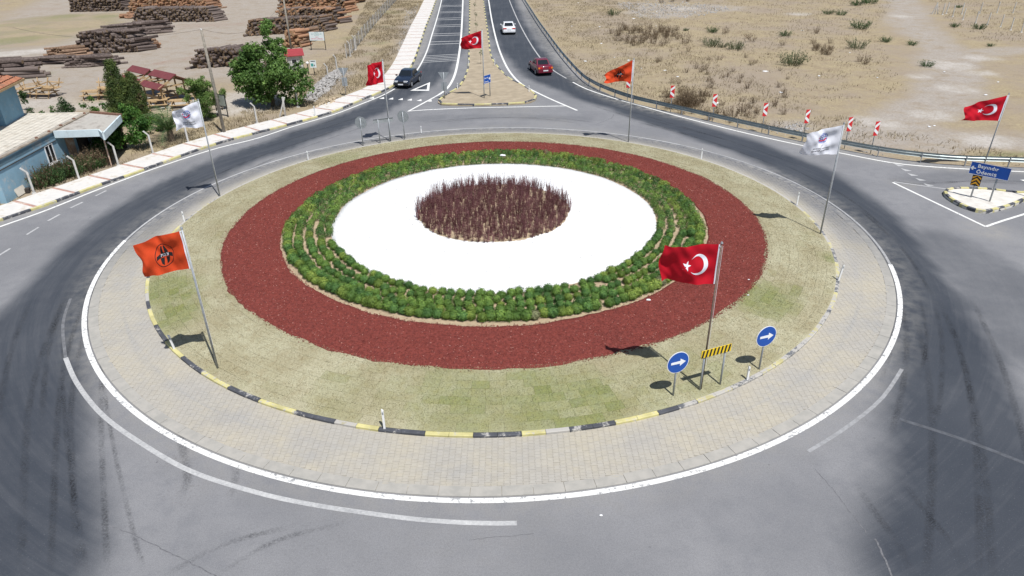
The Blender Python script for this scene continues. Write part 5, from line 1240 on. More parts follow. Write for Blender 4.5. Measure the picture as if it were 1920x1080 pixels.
gsc = sorted(((1471, 67, 1.5), (1336, 60, 1.5), (1286, 57, .8), (1552, 26, 1.5), (1612, 53, 2.4), (1605, 10, 2.0), (1629, 6, 2.8), (1577, 28, 1.6), (1661, 78, 1.4), (1709, 84, 1.2), (1738, 124, 1.3), (1790, 50, 1.2), (1835, 54, 1.6), (1857, 86, .8), (1797, 14, 1.0)))
for gi_, (px, py, s) in enumerate(gsc):
    plant(W_GRN, px, py, s * .82, 'green_scrub', f'{"large" if s > 1.8 else "small" if s < 1.1 else "low"} green scrub plant, {ordinal(gi_ + 1)} from the left of those in the right field', 'scrub', 'green scrub plants scattered over the dry field')
ssc = sorted(((1486, 120, 2.0), (1334, 86, 1.5), (1379, 92, 1.4), (1355, 88, .9), (1606, 90, 1.5), (1150, 28, 1.4)))
for gi_, (px, py, s) in enumerate(ssc):
    plant(W_SAGE, px, py, s, 'sage_scrub', f'grey green feathery scrub, {ordinal(gi_ + 1)} from the left of those in the right field', 'scrub', 'grey green scrub in the dry field', 1.1)
r2 = random.Random(12); dryspots = []
for _ in range(46): dryspots.append((r2.gauss(1205, 32), r2.gauss(64, 11), r2.uniform(.8, 1.5)))
for _ in range(46): dryspots.append((r2.gauss(1290, 22), r2.gauss(192, 9), r2.uniform(.7, 1.25)))
for _ in range(40): dryspots.append((r2.uniform(1230, 1480), r2.uniform(85, 215), r2.uniform(.45, .9)))
for _ in range(24): dryspots.append((r2.uniform(1190, 1480), r2.uniform(190, 245), r2.uniform(.4, .9)))
for _ in range(16): dryspots.append((r2.uniform(1520, 1560), r2.uniform(80, 105), r2.uniform(.6, 1.0)))
for a in ((1360, 62, 1.3), (1410, 78, 1.3), (1402, 72, 1.1), (1467, 84, 1.0), (1530, 62, 1.2), (1622, 120, 1.2), (1612, 115, .9), (1345, 212, 1.0), (1375, 218, 1.3), (1392, 210, 1.2), (1240, 5, 1.4), (1260, 3, 1.5), (1290, 2, 1.4)): dryspots.append(a)
thickets = {}
for px, py, s in dryspots:
    q = sv(px, py); dr, _ = poly_dist(np.array([q[0]]), np.array([q[1]]), RL)
    tt = RL[np.argmin(np.hypot(*(RL - q).T))]
    if inside(np.array([q[0]]), np.array([q[1]]), outline)[0] or dr[0] < .5: continue
    thick = 0 if (py < 100 and px < 1270) else 1 if (py > 165 and px < 1345) else 2 if 1515 < px < 1565 and 75 < py < 110 else None
    if thick is not None: thickets.setdefault(thick, []).append((q[0], q[1], s)); continue
    where = 'thicket by the rubble in the upper field' if py < 100 and px < 1270 else 'thicket behind the guardrail' if py > 165 and px < 1345 else 'open ground of the right field'
    plant(W_DRY, px, py, s, 'dry_weed', f'brown dried weed, {where}', 'weed', f'brown dried weeds, {where}', r2.uniform(.8, 1.2))
def merge_plants(name, label, spots, meshes, zs=1.0, cat='weeds'):
    vs, fs, ts, off = [], [], [], 0
    for x, y, s in spots:
        me = rnd.choice(meshes); n = len(me.vertices); V = np.empty(n * 3, dtype=np.float32); me.vertices.foreach_get('co', V); V = V.reshape(-1, 3); T = np.empty(n, dtype=np.float32); me.attributes['tint'].data.foreach_get('value', T)
        a = rnd.random() * 6.28; V = np.c_[(V[:, 0] * math.cos(a) - V[:, 1] * math.sin(a)) * s + x, (V[:, 0] * math.sin(a) + V[:, 1] * math.cos(a)) * s + y, V[:, 2] * s * zs - .05]
        vs.append(V); fs.append(np.arange(n).reshape(-1, 4) + off); off += n; ts.append(T)
    return stuff(np_obj(name, np.concatenate(vs), np.concatenate(fs), meshes[0].materials[0], attrs={'tint': np.concatenate(ts)}), label, cat)
merge_plants('dry_thicket', 'brown dried weed thicket below the rubbish in the upper right field', thickets[0], W_DRY); merge_plants('dry_thicket', 'brown dried weed thicket behind the guardrail and first chevron boards', thickets[1], W_DRY); merge_plants('dry_thicket', 'patch of dried weeds right of the large grey green scrub', thickets[2], W_DRY)
# weeds and dry plants in front of the house and on the verge
hs = {0: [], 1: []}
for _ in range(52):
    f = r2.random(); px = 78 + 120 * f + r2.uniform(-6, 6); py = 352 - 42 * f + r2.uniform(-12, 0); q = sv(px, py); d_ = r2.random() < .68; hs[0 if d_ else 1].append((q[0], q[1], r2.uniform(.9, 1.5) if d_ else r2.uniform(.9, 1.3)))
merge_plants('dry_weeds', 'tall dried weeds crowding the front of the blue house', hs[0], W_DRY, 1.25); merge_plants('green_weeds', 'green weeds among the dried ones before the blue house', hs[1], W_GRN, 1.5)
# dry grass as ground cover
def dry_grass(name, poly_px, n, h, label, seed, mat='straw', avoid=None):
    rg = np.random.default_rng(seed); P = svl(poly_px); lo, hi = P.min(0), P.max(0); pts = rg.uniform(lo, hi, (n * 4, 2)); pts = pts[inside(pts[:, 0], pts[:, 1], P) & ~inside(pts[:, 0], pts[:, 1], outline)]
    dk_, _ = poly_dist(pts[:, 0], pts[:, 1], KLs); pts = pts[dk_ > 2.45]
    den = fnoise(pts[:, 0], pts[:, 1], .6); pts = pts[rg.random(len(pts)) < sstep(den, .3, .65)][:n]; k = len(pts)
    a = rg.random(k) * 6.28; hh = rg.uniform(.4, 1.2, k) * h; w = .03; ln = rg.normal(0, .12, (k, 2))
    b0 = np.c_[pts - np.c_[np.cos(a), np.sin(a)] * w, np.full(k, -.06)]; b1 = np.c_[pts + np.c_[np.cos(a), np.sin(a)] * w, np.full(k, -.06)]; tp = np.c_[pts + ln, hh - .05]
    V = np.stack([b0, b1, tp], 1).reshape(-1, 3)
    stuff(np_obj(name, V, np.arange(3 * k).reshape(-1, 3), LEAFSTRAW, attrs={'tint': np.repeat(rg.random(k), 3)}), label, 'grass')
LEAFSTRAW = leafmat('straw_blade', (.25, .20, .13), (.40, .335, .225), .1)
dry_grass('dry_grass', [(-40, 380), (0, 395), (240, 312), (425, 249), (600, 198), (720, 145), (795, 2), (690, 0), (640, 90), (560, 165), (440, 215), (300, 262), (160, 300), (0, 370)], 22000, .28, 'straw coloured dry grass on the verge behind the left pavement', 71)
dry_grass('dry_grass', [(985, -5), (1100, 150), (1400, 240), (1900, 312), (1960, 300), (1500, 200), (1330, 100), (1180, -5)], 17000, .24, 'straw coloured dry grass behind the guardrail at the right', 72)
dry_grass('dry_grass', [(1180, -5), (1330, 100), (1500, 200), (1700, 170), (1640, 60), (1680, -5)], 8000, .24, 'sparse dry grass over the right field', 73)
dry_grass('dry_grass', [(1740, 0), (1960, 0), (1990, 90), (1800, 70)], 3000, .24, 'sparse dry grass around the white fence posts', 74)
# ================================================================ HOUSE AT THE LEFT
def wallmat(name, c, dirt, amt):
    m, nt, b = newmat(name, .85, 0, .2); p = pos(nt)
    cc = mixc(nt, ramp(nt, noise(nt, p, 1.2, 5, .65), .35, .7), c, scl(c, .86)); cc = mixc(nt, ramp(nt, noise(nt, p, .9, 6, .7), .62 - amt, .74 - amt), cc, dirt); cc = mixc(nt, mth(nt, 'MULTIPLY', ramp(nt, noise(nt, p, 3.5, 6, .75), .56, .70), .7), cc, (.40, .40, .38))
    setin(nt, b.inputs['Base Color'], cc); bump(nt, b, noise(nt, p, 25, 3), .15, .01); return m
M_BW = wallmat('blue_render', (.25, .40, .50), (.38, .43, .45), .10); M_BW2 = wallmat('upper_blue_render', (.21, .37, .48), (.30, .42, .49), .02); M_FAS = plain('pale_blue_fascia', (.56, .65, .68), .7, .08, 2, dirt=(.38, .42, .42), dirt_amt=.25)
M_RIMB = plain('brown_parapet_cap', (.33, .285, .23), .9, .3, 4, dirt=(.20, .16, .12), dirt_amt=.4); M_ROOFC = plain('old_concrete_roof', (.42, .395, .355), .95, .18, 1.5, dirt=(.24, .215, .19), dirt_amt=.45, bmp=.3)
M_TILE = plain('cream_roof_tile', (.56, .52, .45), .8, .12, 2, dirt=(.42, .37, .30), dirt_amt=.35); M_TERRA = plain('terracotta_tile', (.36, .15, .085), .85, .3, 5, dirt=(.22, .12, .08), dirt_amt=.4); M_WOOD = plain('new_timber', (.41, .285, .155), .75, .22, 7); M_DARK = plain('dark_interior', (.05, .042, .036), .9, .2, 3); M_RUST = plain('rusty_steel', (.40, .27, .19), .8, .3, 9, dirt=(.55, .52, .48), dirt_amt=.5)
M_BRICK = plain('brown_brick_edge', (.22, .12, .085), .9, .3, 8)
ZR = 2.5
A = sv(7, 294, ZR); B = sv(98, 247, ZR); C = sv(155, 212, ZR); Dp = sv(185, 244, ZR); Ep = sv(193, 251, ZR); Fp = sv(226, 217, ZR); Gp = sv(214, 213, ZR)
ab = unit(B - A); A = B - ab * 6.4; nl = np.array([-ab[1], ab[0]])       # nl points away from the road
house = thing('blue_house', 'weathered blue house with cream tiled flat roof and a porch beside the pavement', 'house', (*A, 0)); loc = lambda p, z=0: (p[0] - A[0], p[1] - A[1], z)
C = B + ab * float((C - B) @ ab); Lh = float(np.hypot(*(C - A))); BF = B; Bk = C; DW = 7.0
def wall_panel(name, p, q, z0, z1, th, mat, side):
    d = unit(q - p); n = np.array([-d[1], d[0]]) * side * th
    return G().prism([loc(p)[:2], loc(q)[:2], loc(q + n)[:2], loc(p + n)[:2]], z0, z1).obj(name, mat, house)
wall_panel('front_wall', A, C, -.1, ZR - .12, .2, M_BW, 1)
wall_panel('front_parapet', A - ab * .05, B, ZR - .45, ZR - .02, .26, M_BW, 1)
wall_panel('parapet_cap', A - ab * .1 - nl * .07, C - nl * .07, ZR - .018, ZR + .06, .26, M_RIMB, 1)
wall_panel('end_wall', A + nl * .2, A + nl * DW, -.1, ZR - .12, .2, M_BW, -1); wall_panel('back_wall', C + nl * .2, C + nl * DW, -.1, ZR - .12, .2, M_BW, 1)
wall_panel('end_parapet', A + nl * .27, A + nl * DW, ZR - .4, ZR + .05, .22, M_BW, -1); wall_panel('roof_kerb', C + nl * .2, C + nl * DW, ZR - .1, ZR + .06, .18, M_TILE, 1)
wall_panel('ledge', A - nl * .05, B - nl * .05, ZR - .62, ZR - .58, .05, M_DARK, 1)
roof = G().prism([loc(p)[:2] for p in (A + nl * .26, C + nl * .26, C + nl * DW, A + nl * DW)], ZR - .12, ZR - .03).obj('roof', M_ROOFC, house)
# roof tiles, each one a piece
u0 = ab; v0 = nl; tl = .40; tme = None; cand = []
for i in range(int((Lh - .3) / tl)):
    for j in range(int(6.0 / tl)): cand.append((i, j))
cand.sort(key=lambda q: q[1])
for i, j in cand[:300]:
    p = A + nl * .5 + u0 * (.3 + (i + .5) * tl) + v0 * (j + .5) * tl
    if tme is None: o = G().box((0, 0, 0), (.365, .365, .03)).obj('roof_tile', M_TILE, roof); tme = o.data
    else: o = bpy.data.objects.new('roof_tile', tme); link(o, roof)
    o.location = loc(p, ZR - .012 + rnd.uniform(-.004, .004)); o.rotation_euler = (0, 0, math.atan2(u0[1], u0[0]))
for f in (.42, .55, .68, .83, .96): p = A + u0 * Lh * f + nl * .05; G().box((0, 0, 0), (.17, .13, .1), rz=f * 9).obj('loose_brick', M_BRICK, house, loc(p, ZR + .1))
# window in the front wall
wc_ = BF - u0 * .95; d = u0
def fr(p, o, z): q = p - nl * o; return loc(q, z)
wn_ = G()
for s, w_, z0, z1 in ((-.42, .06, .75, 1.85), (.42, .06, .75, 1.85)): wn_.prism([fr(wc_ + d * (s - w_ / 2), .05, 0)[:2], fr(wc_ + d * (s + w_ / 2), .05, 0)[:2], fr(wc_ + d * (s + w_ / 2), -.05, 0)[:2], fr(wc_ + d * (s - w_ / 2), -.05, 0)[:2]], z0, z1)
for z0, z1 in ((.69, .75), (1.85, 1.91)): wn_.prism([fr(wc_ + d * -.45, .05, 0)[:2], fr(wc_ + d * .45, .05, 0)[:2], fr(wc_ + d * .45, -.05, 0)[:2], fr(wc_ + d * -.45, -.05, 0)[:2]], z0, z1)
win = wn_.obj('window', M_WHITE, house)
G().quad(fr(wc_ - d * .39, .012, .75), fr(wc_ + d * .39, .012, .75), fr(wc_ + d * .39, .012, 1.85), fr(wc_ - d * .39, .012, 1.85)).obj('pane', M_GLASS, win)
G().prism([fr(wc_ - d * .03, .055, 0)[:2], fr(wc_ + d * .03, .055, 0)[:2], fr(wc_ + d * .03, .02, 0)[:2], fr(wc_ - d * .03, .02, 0)[:2]], .75, 1.85).obj('mullion', M_WHITE, win)
G().prism([fr(wc_ - d * .5, .14, 0)[:2], fr(wc_ + d * .5, .14, 0)[:2], fr(wc_ + d * .5, .0, 0)[:2], fr(wc_ - d * .5, .0, 0)[:2]], .62, .685).obj('sill', M_WHITE, win)
# porch slab with pale fascia, steel post, dark opening behind
pp = [B - nl * .075, Dp, Ep, Fp, C - nl * .075]; zp = ZR + .0
porch = G().prism([loc(p)[:2] for p in pp], zp - .14, zp - .02).obj('porch_roof', M_ROOFC, house)
fas = G()
for p, q in ((pp[0], pp[1]), (pp[1], pp[2]), (pp[2], pp[3])):
    dd_ = unit(q - p); n = np.array([-dd_[1], dd_[0]]); fas.prism([loc(p - n * .04)[:2], loc(q - n * .04)[:2], loc(q + n * .06)[:2], loc(p + n * .06)[:2]], zp - .42, zp + .05)
fas.obj('fascia', M_FAS, house)
en = unit(C - Fp); ep_ = np.array([-en[1], en[0]]) * -1
bb = G().prism([loc(Fp)[:2], loc(C - nl * .08)[:2], loc(C - nl * .08 + ep_ * .16)[:2], loc(Fp + ep_ * .16)[:2]], zp - .3, zp + .12).obj('brick_edge', M_BRICK, house)
ps = Ep + (C - Ep) * .10; G().cyl(loc(ps, -.1), loc(ps, zp - .14), .045, n=8).obj('porch_post', M_RUST, house)
q0, q1 = C - nl * .05 - ab * .4, C - nl * 2.2 - ab * .4; wall_panel('porch_shade_wall', q0, q1, -.1, zp - .15, .18, M_DARK, 1)  # near-black wall colour paints in the shade under the porch
q0, q1 = B + ab * 1.0 - nl * .02, B + ab * 1.9 - nl * .02; wall_panel('door', q0, q1, 0, 2.0, .05, M_RUST, -1); wall_panel('dark_opening', B + ab * 2.3 - nl * .02, B + ab * 3.6 - nl * .02, .3, 2.0, .04, M_DARK, -1)
# upper block
U1 = sv(12, 236, ZR); U2 = sv(46, 215.5, ZR); ud = unit(U2 - U1); un = np.array([-ud[1], ud[0]]); U0 = U1 - ud * 1.6; zt = 4.98
up = [U1, U2, U2 + un * 6, U1 + un * 6]
G().prism([loc(p)[:2] for p in up], ZR - .05, zt).obj('upper_storey', M_BW2, house)
up2 = [U1 - ud * 4 + un * .35, U1 - ud * .003 + un * .35, U1 - ud * .003 + un * 5.8, U1 - ud * 4 + un * 5.8]; G().prism([loc(p)[:2] for p in up2], ZR - .06, zt - .01).obj('upper_storey', M_BW2, house)
# hipped tile roof with its own tiles
e0, e1 = U1 - ud * 4.6 - un * .55, U2 + ud * .5 - un * .55; e2, e3 = e1 + un * 7.1, e0 + un * 7.1; r0_, r1_ = (e0 + e3) / 2 + ud * 2.8, (e1 + e2) / 2 - ud * 2.8; zr = zt + 1.35
P = [loc(e0, zt - .02), loc(e1, zt - .02), loc(e2, zt - .02), loc(e3, zt - .02), loc(r0_, zr), loc(r1_, zr)]
tr_ = G().add(P, [(0, 1, 5, 4), (1, 2, 5), (2, 3, 4, 5), (3, 0, 4), (3, 2, 1, 0)]).obj('tiled_roof', M_TERRA, house)
G().box((0, 0, 0), (float(np.hypot(*(e1 - e0))), .06, .14), rz=math.atan2(ud[1], ud[0])).obj('eave_board', M_WOOD, house, loc((e0 + e1) / 2 - un * .02, zt - .08)); G().box((0, 0, 0), (float(np.hypot(*(e2 - e1))), .06, .14), rz=math.atan2(un[1], un[0])).obj('eave_board', M_WOOD, house, loc((e1 + e2) / 2 + ud * .02, zt - .08))
tme2 = None
def slope_tiles(p0, p1, q0, q1, nrow, width):
    global tme2
    p0, p1, q0, q1 = map(Vector, (p0, p1, q0, q1)); L = (p1 - p0).length; ncol = int(L / width); nn = (p1 - p0).cross(q0 - p0).normalized()
    if nn.z < 0: nn = -nn
    for i in range(ncol):
        for j in range(nrow):
            fu, fv = (i + .5) / ncol, (j + .45) / nrow
            a_ = q0.lerp(q1, fu); x = p0.lerp(p1, fu).lerp(a_, fv)
            # keep only tiles inside the trapezoid
            base_ = p0.lerp(p1, fu); h_ = (p0 - q0).length
            xa = p0.lerp(q0, fv); xb = p1.lerp(q1, fv); dirx = (p1 - p0).normalized(); s = (i + .5) * width; pos_ = p0 + dirx * s + (q0.lerp(q1, .5) - p0.lerp(p1, .5)) * fv
            if (pos_ - xa).dot(dirx) < 0 or (xb - pos_).dot(dirx) < 0: continue
            up_ = (q0.lerp(q1, .5) - p0.lerp(p1, .5)).normalized(); M_ = Matrix((dirx, up_, nn)).transposed().to_4x4()
            if tme2 is None:
                g = G(); n = 6; r = width * .5; Vv = []
                for yy in (-.2, .2):
                    for k in range(n): t_ = PI * k / (n - 1); Vv.append((r * math.cos(t_), yy, r * .55 * math.sin(t_) + (.02 if yy < 0 else 0)))
                g.add(Vv, [(k, k + 1, n + k + 1, n + k) for k in range(n - 1)] + [tuple(range(n))]); o = g.obj('roof_tile', M_TERRA, tr_); tme2 = o.data
            else: o = bpy.data.objects.new('roof_tile', tme2); link(o, tr_)
            M_.translation = pos_ + nn * .012; o.matrix_local = M_
slope_tiles(P[1], P[2], P[5], P[5], 8, .24); slope_tiles(P[0], P[1], P[4], P[5], 8, .26)
# scrap leaning at the corner of the house
q = sv(37, 366); t = thing('scrap_sheets', 'brown board and pale sheet scrap leaning at the corner of the blue house', 'scrap', (*q, 0), math.atan2(ab[1], ab[0])); G().box((-.1, .22, .5), (1.1, .04, 1.0), rx=-.25).obj('board', M_RIMB, t); G().box((.15, -.02, .3), (.9, .04, .62), rx=-.3).obj('sheet', M_TILE, t); G().box((.55, -.2, .12), (.35, .25, .25), rz=.4).obj('bundle', M_DARK, t)
# ================================================================ FENCES
post_me = {}
def bent_post(px, py, label, h=1.75, z=-.05, lean=0.0):
    t = thing('fence_post', label, 'fence post', (*sv(px, py), z), rnd.uniform(-.15, .15) + PI * .25, 'bent concrete fence posts')
    if 'p' not in post_me: o = G().box((0, 0, .68), (.11, .11, 1.46)).add([(-.055, -.055, 1.41), (.055, -.055, 1.41), (.055, .055, 1.41), (-.055, .055, 1.41), (-.3, -.05, 1.72), (-.2, -.05, 1.76), (-.2, .05, 1.76), (-.3, .05, 1.72)], [(0, 1, 5, 4), (1, 2, 6, 5), (2, 3, 7, 6), (3, 0, 4, 7), (4, 5, 6, 7)]).obj('shaft', M_CONP, t); post_me['p'] = o.data
    else: o = bpy.data.objects.new('shaft', post_me['p']); link(o, t)
    if 'f' not in post_me: o = G().box((0, 0, .03), (.28, .24, .12), taper=.7).obj('footing', M_CONP, t); post_me['f'] = o.data
    else: o = bpy.data.objects.new('footing', post_me['f']); link(o, t)
    t.scale = (1, 1, h / 1.75); t.rotation_euler[1] = lean
fp = ((64, 362, 'by the scrap at the left edge'), (149, 338, 'among the weeds before the house window'), (222, 310, 'right of the porch post'), (287, 288, 'in front of the vine thicket'), (353, 268, 'below the white flag beside the palm'), (421, 248, 'at the foot of the leaning utility pole'), (482, 231, 'before the pale gravel entrance'), (559, 200, 'right of the braced corner posts'), (616, 151, 'above the grey rubble slope'), (632, 133, 'second above the grey rubble slope'), (657, 105, 'third above the rubble slope'), (666, 93, 'where the wire mesh fence begins'))
for a, b, w in fp: bent_post(a, b, f'bent top concrete fence post {w}')
t = thing('braced_posts', 'pair of concrete posts leaning together in front of the big tree', 'fence posts', (*sv(530, 218), -.05)); G().box((.25, 0, .8), (.12, .12, 1.7)).obj('post', M_CONP, t); o = G().box((0, 0, .85), (.11, .11, 1.8)).obj('brace', M_CONP, t); o.location = (-.25, 0, 0); o.rotation_euler = (0, .38, 0)
fw = smooth_line(svl([(650, 108), (666, 93), (682, 72), (700, 50), (722, 24), (742, 2), (752, -14)]), 1.0); t = thing('wire_fence', 'grey wire mesh fence running up the dry slope at the left', 'fence', (0, 0, 0))
M_WIRE = plain('fence_wire', (.30, .30, .30), .6, .1, 8, metal=.4)
for k in range(0, len(fw), 3): G().box((0, 0, .75), (.08, .08, 1.7)).obj('post', M_CONP, t, (fw[k][0], fw[k][1], -.05))
g = G()
for z in np.arange(.1, 1.5, .17): g.tube([(p[0], p[1], z) for p in fw], .008, 3)
fw2 = resample(fw, .2)
for p in fw2: g.cyl((p[0], p[1], .05), (p[0], p[1], 1.45), .007, n=3)
stuff(g.obj('mesh_wire', M_WIRE, t))
wp = ((1767, 27), (1774, 25), (1786, 31), (1803, 26), (1805, 37), (1837, 25), (1829, 43), (1851, 46), (1869, 24), (1876, 50), (1899, 24), (1895, 56), (1915, 60), (1935, 24), (1937, 70))
wpl = {}
for k, (a, b) in enumerate(wp):
    far_ = b < 28; nth = sorted(q[0] for q in wp if (q[1] < 28) == far_).index(a) + 1; t = thing('fence_post', f'white concrete fence post, {ordinal(nth)} from the left in the {"far" if far_ else "near"} row, upper right field', 'fence post', (*sv(a, b), -.05), 0, f'white fence posts, {"far" if far_ else "near"} row')
    if 'w' not in post_me: o = G().box((0, 0, .75), (.10, .10, 1.7)).obj('shaft', M_CONP, t); post_me['w'] = o.data
    else: o = bpy.data.objects.new('shaft', post_me['w']); link(o, t)
    o = bpy.data.objects.new('footing', post_me['f']); link(o, t)
    t.rotation_euler = (rnd.uniform(-.04, .04), rnd.uniform(-.02, .08), 0)
t = thing('braced_posts', 'white concrete corner post with two braces in the upper right field', 'fence posts', (*sv(1753, 26), -.05)); G().box((0, 0, .8), (.10, .10, 1.8)).obj('post', M_CONP, t)
for s in (-1, 1): o = G().box((0, 0, .8), (.09, .09, 1.75)).obj('brace', M_CONP, t); o.location = (s * .45, 0, 0); o.rotation_euler = (0, -s * .28, 0)

# ================================================================ LOG YARD
def barkmat(name, c, c2):
    m, nt, b = newmat(name, .95, 0, .1); r_ = nd(nt, 'ShaderNodeObjectInfo').outputs['Random']; p = pos(nt)
    cc = mixc(nt, r_, c, c2); cc = mixc(nt, ramp(nt, noise(nt, p, 6, 5, .7), .4, .7), cc, scl(c, .55)); cc = mixc(nt, mth(nt, 'MULTIPLY', attr(nt, 'tint'), .8), cc, c2); setin(nt, b.inputs['Base Color'], cc); bump(nt, b, noise(nt, p, 18, 4), .5, .03); return m
BARK = {'grey': barkmat('grey_log_bark', (.095, .073, .066), (.195, .158, .142)), 'brown': barkmat('brown_log_bark', (.19, .125, .085), (.30, .20, .14)), 'orange': barkmat('fresh_log_bark', (.22, .125, .08), (.37, .21, .13))}
CUT = {'grey': barkmat('aged_cut_end', (.20, .14, .09), (.33, .24, .15)), 'brown': barkmat('brown_cut_end', (.26, .17, .10), (.40, .27, .16)), 'orange': barkmat('fresh_cut_end', (.40, .235, .125), (.52, .335, .19))}
def log_geo(L, r, rg):
    n = 8; V = []; bend = rg.normal(0, .03)
    for i, f in enumerate((-.5, 0, .5)):
        for k in range(n): t = 2 * PI * k / n; q = r * (1 + .06 * math.sin(3 * t + i)) * (1 - .06 * i); V.append((f * L, q * math.cos(t) + bend * (1 - 4 * f * f), q * math.sin(t)))
    F = [(i * n + k, (i + 1) * n + k, (i + 1) * n + (k + 1) % n, i * n + (k + 1) % n) for i in range(2) for k in range(n)]; caps = [tuple(range(n)), tuple(reversed(range(2 * n, 3 * n)))]
    return V, F, caps
log_me = {}
budget = [300]
def log_pile(label, p0, p1, ang, L, r, layers, kind, seed, single=0, mix=None, slope=.9, messy=.10):
    rg = np.random.default_rng(seed); p0 = np.array(p0); p1 = np.array(p1); W = np.hypot(*(p1 - p0)); d = (p1 - p0) / W
    t = thing('log_pile', label, 'log pile', (*((p0 + p1) / 2), -.05)); logs = []
    for k in range(layers):
        off = k * r * slope * 1.1; n = int((W - 2 * off) / (2 * r)); 
        if n < 1: break
        for i in range(n):
            s = -W / 2 + off + (i + .5) * 2 * r + rg.normal(0, r * .15); z = r + k * r * 1.72 + rg.normal(0, .03); aa = ang + rg.normal(0, messy) + (rg.normal(0, .16) if k == layers - 1 else 0)
            ll = L * rg.uniform(.85, 1.08); sh = rg.normal(0, .24)
            logs.append((s, z, aa, ll, r * rg.uniform(.72, 1.22), sh, k, i, n))
    # largest in the photograph: the top of the heap and the row of ends that faces the road
    logs.sort(key=lambda q: -(q[6] + rg.random() * 2))
    take = min(single, len(logs), budget[0]); budget[0] -= take
    bulk = {}
    for j, (s, z, aa, ll, rr, sh, k, i, n) in enumerate(logs):
        kk = kind if not mix or rg.random() > mix[1] else mix[0]
        c = np.array([d[0] * s + math.cos(aa) * (L * .5 + sh), d[1] * s + math.sin(aa) * (L * .5 + sh), z]); tilt = rg.normal(0, .025)
        if j < take:
            key = (kk, int(ll * 4), int(rg.integers(3)))
            if key not in log_me:
                V, F, caps = log_geo(1.0, 1.0, rg); me = bpy.data.meshes.new('log'); me.from_pydata(V, [], F + caps); me.materials.append(BARK[kk]); me.materials.append(CUT[kk]); me.polygons.foreach_set('material_index', [0] * len(F) + [1, 1]); me.update(); log_me[key] = me
            o = bpy.data.objects.new('log', log_me[key]); link(o, t); o.location = tuple(c); o.rotation_euler = (rg.random() * 6, tilt, aa); o.scale = (ll, rr, rr)
        else:
            V, F, caps = log_geo(ll, rr, rg); M_ = Matrix.Rotation(aa, 3, 'Z') @ Matrix.Rotation(tilt, 3, 'Y'); b = bulk.setdefault(kk, [[], [], [], []]); o_ = len(b[0])
            b[0] += [tuple(M_ @ Vector(v) + Vector(c)) for v in V]; b[1] += [tuple(q + o_ for q in f) for f in F + caps]; b[2] += [0] * len(F) + [1, 1]; b[3] += [rg.random()] * len(V)
    for kk, (V, F, mi, ts) in bulk.items():
        o = mesh_obj('logs', V, F, [BARK[kk], CUT[kk]], t, mi=mi); a_ = o.data.attributes.new('tint', 'FLOAT', 'POINT'); a_.data.foreach_set('value', ts); stuff(o)
    return t
log_pile('tall grey log pile in the middle of the yard, with ends facing the road', sv(140, 102), sv(262, 97), R(50), 2.8, .19, 8, 'grey', 1, 90, slope=.55)
log_pile('sawn pale log stack at the right end of the tall grey pile', sv(238, 94), sv(284, 92), R(50), 1.6, .17, 4, 'brown', 2, 16, ('orange', .5))
log_pile('grey log pile just behind the tall pile', sv(186, 72), sv(298, 62), R(35), 2.8, .19, 5, 'grey', 3, 24, slope=.8)
log_pile('small pile of straight grey logs nearest the conifer', sv(116, 127), sv(172, 125), R(25), 3.6, .14, 5, 'grey', 4, 24, slope=1.2)
log_pile('low heap of long grey logs left of the small straight pile', sv(42, 122), sv(78, 121), R(20), 4.2, .17, 3, 'grey', 5, 10)
log_pile('heap of reddish brown logs between the grey heaps', sv(84, 106), sv(128, 108), R(38), 3.0, .16, 4, 'brown', 6, 18, messy=.15)
log_pile('pile of thick grey logs at the left edge behind the upper roof', sv(-30, 142), sv(22, 150), R(20), 3.6, .22, 5, 'grey', 7, 14)
log_pile('dark log pile between the leaning pole and the big tree', sv(355, 128), sv(465, 123), R(58), 2.4, .165, 7, 'grey', 8, 50, slope=.75)
log_pile('long dark log pile along the far side of the yard', sv(248, 41), sv(405, 40), R(55), 2.6, .17, 7, 'grey', 9, 20, slope=.9)
log_pile('long orange stack of fresh logs behind the long dark pile', sv(236, 29), sv(398, 18), R(60), 3.0, .17, 10, 'orange', 10, 12, ('brown', .25), slope=.7)
log_pile('dark log pile at the far left of the yard', sv(129, 22), sv(238, 20), R(58), 2.6, .15, 8, 'grey', 11, 6, slope=.6)
log_pile('orange logs stacked beyond the far left dark pile', sv(136, 6), sv(250, 4), R(58), 2.8, .17, 8, 'orange', 21, 0, ('grey', .4))
log_pile('small heap of fresh orange poles before the orange stack', sv(222, 33), sv(246, 35), R(10), 4.0, .12, 3, 'orange', 12, 6)
log_pile('far brown and orange log wall at the top of the yard', sv(255, 3), sv(402, 0), R(60), 3.2, .18, 8, 'orange', 13, 0, ('grey', .35), slope=.4)
log_pile('long grey log pile behind the big tree and utility pole', sv(456, 68), sv(616, 58), R(62), 2.6, .17, 7, 'grey', 14, 14, ('brown', .35), slope=.9)
log_pile('fresh orange logs with white ends behind the notice board', sv(526, 90), sv(572, 88), R(60), 2.2, .2, 6, 'orange', 15, 14, ('brown', .3), slope=.6)
log_pile('dark log heap immediately left of the notice board', sv(548, 79), sv(588, 78), R(60), 2.2, .19, 5, 'grey', 16, 6, ('brown', .3), slope=.7)
log_pile('mixed grey log pile in the second row towards the slope', sv(516, 45), sv(640, 44), R(58), 2.6, .18, 7, 'grey', 17, 6, ('orange', .35), slope=.8)
log_pile('bright orange log pile in the third row towards the slope', sv(518, 26), sv(655, 22), R(58), 2.6, .18, 8, 'orange', 18, 4, ('grey', .25), slope=.6)
log_pile('orange log pile at the top edge of the yard near the slope', sv(560, 9), sv(668, 6), R(58), 2.8, .18, 8, 'orange', 19, 0, ('grey', .3), slope=.5)

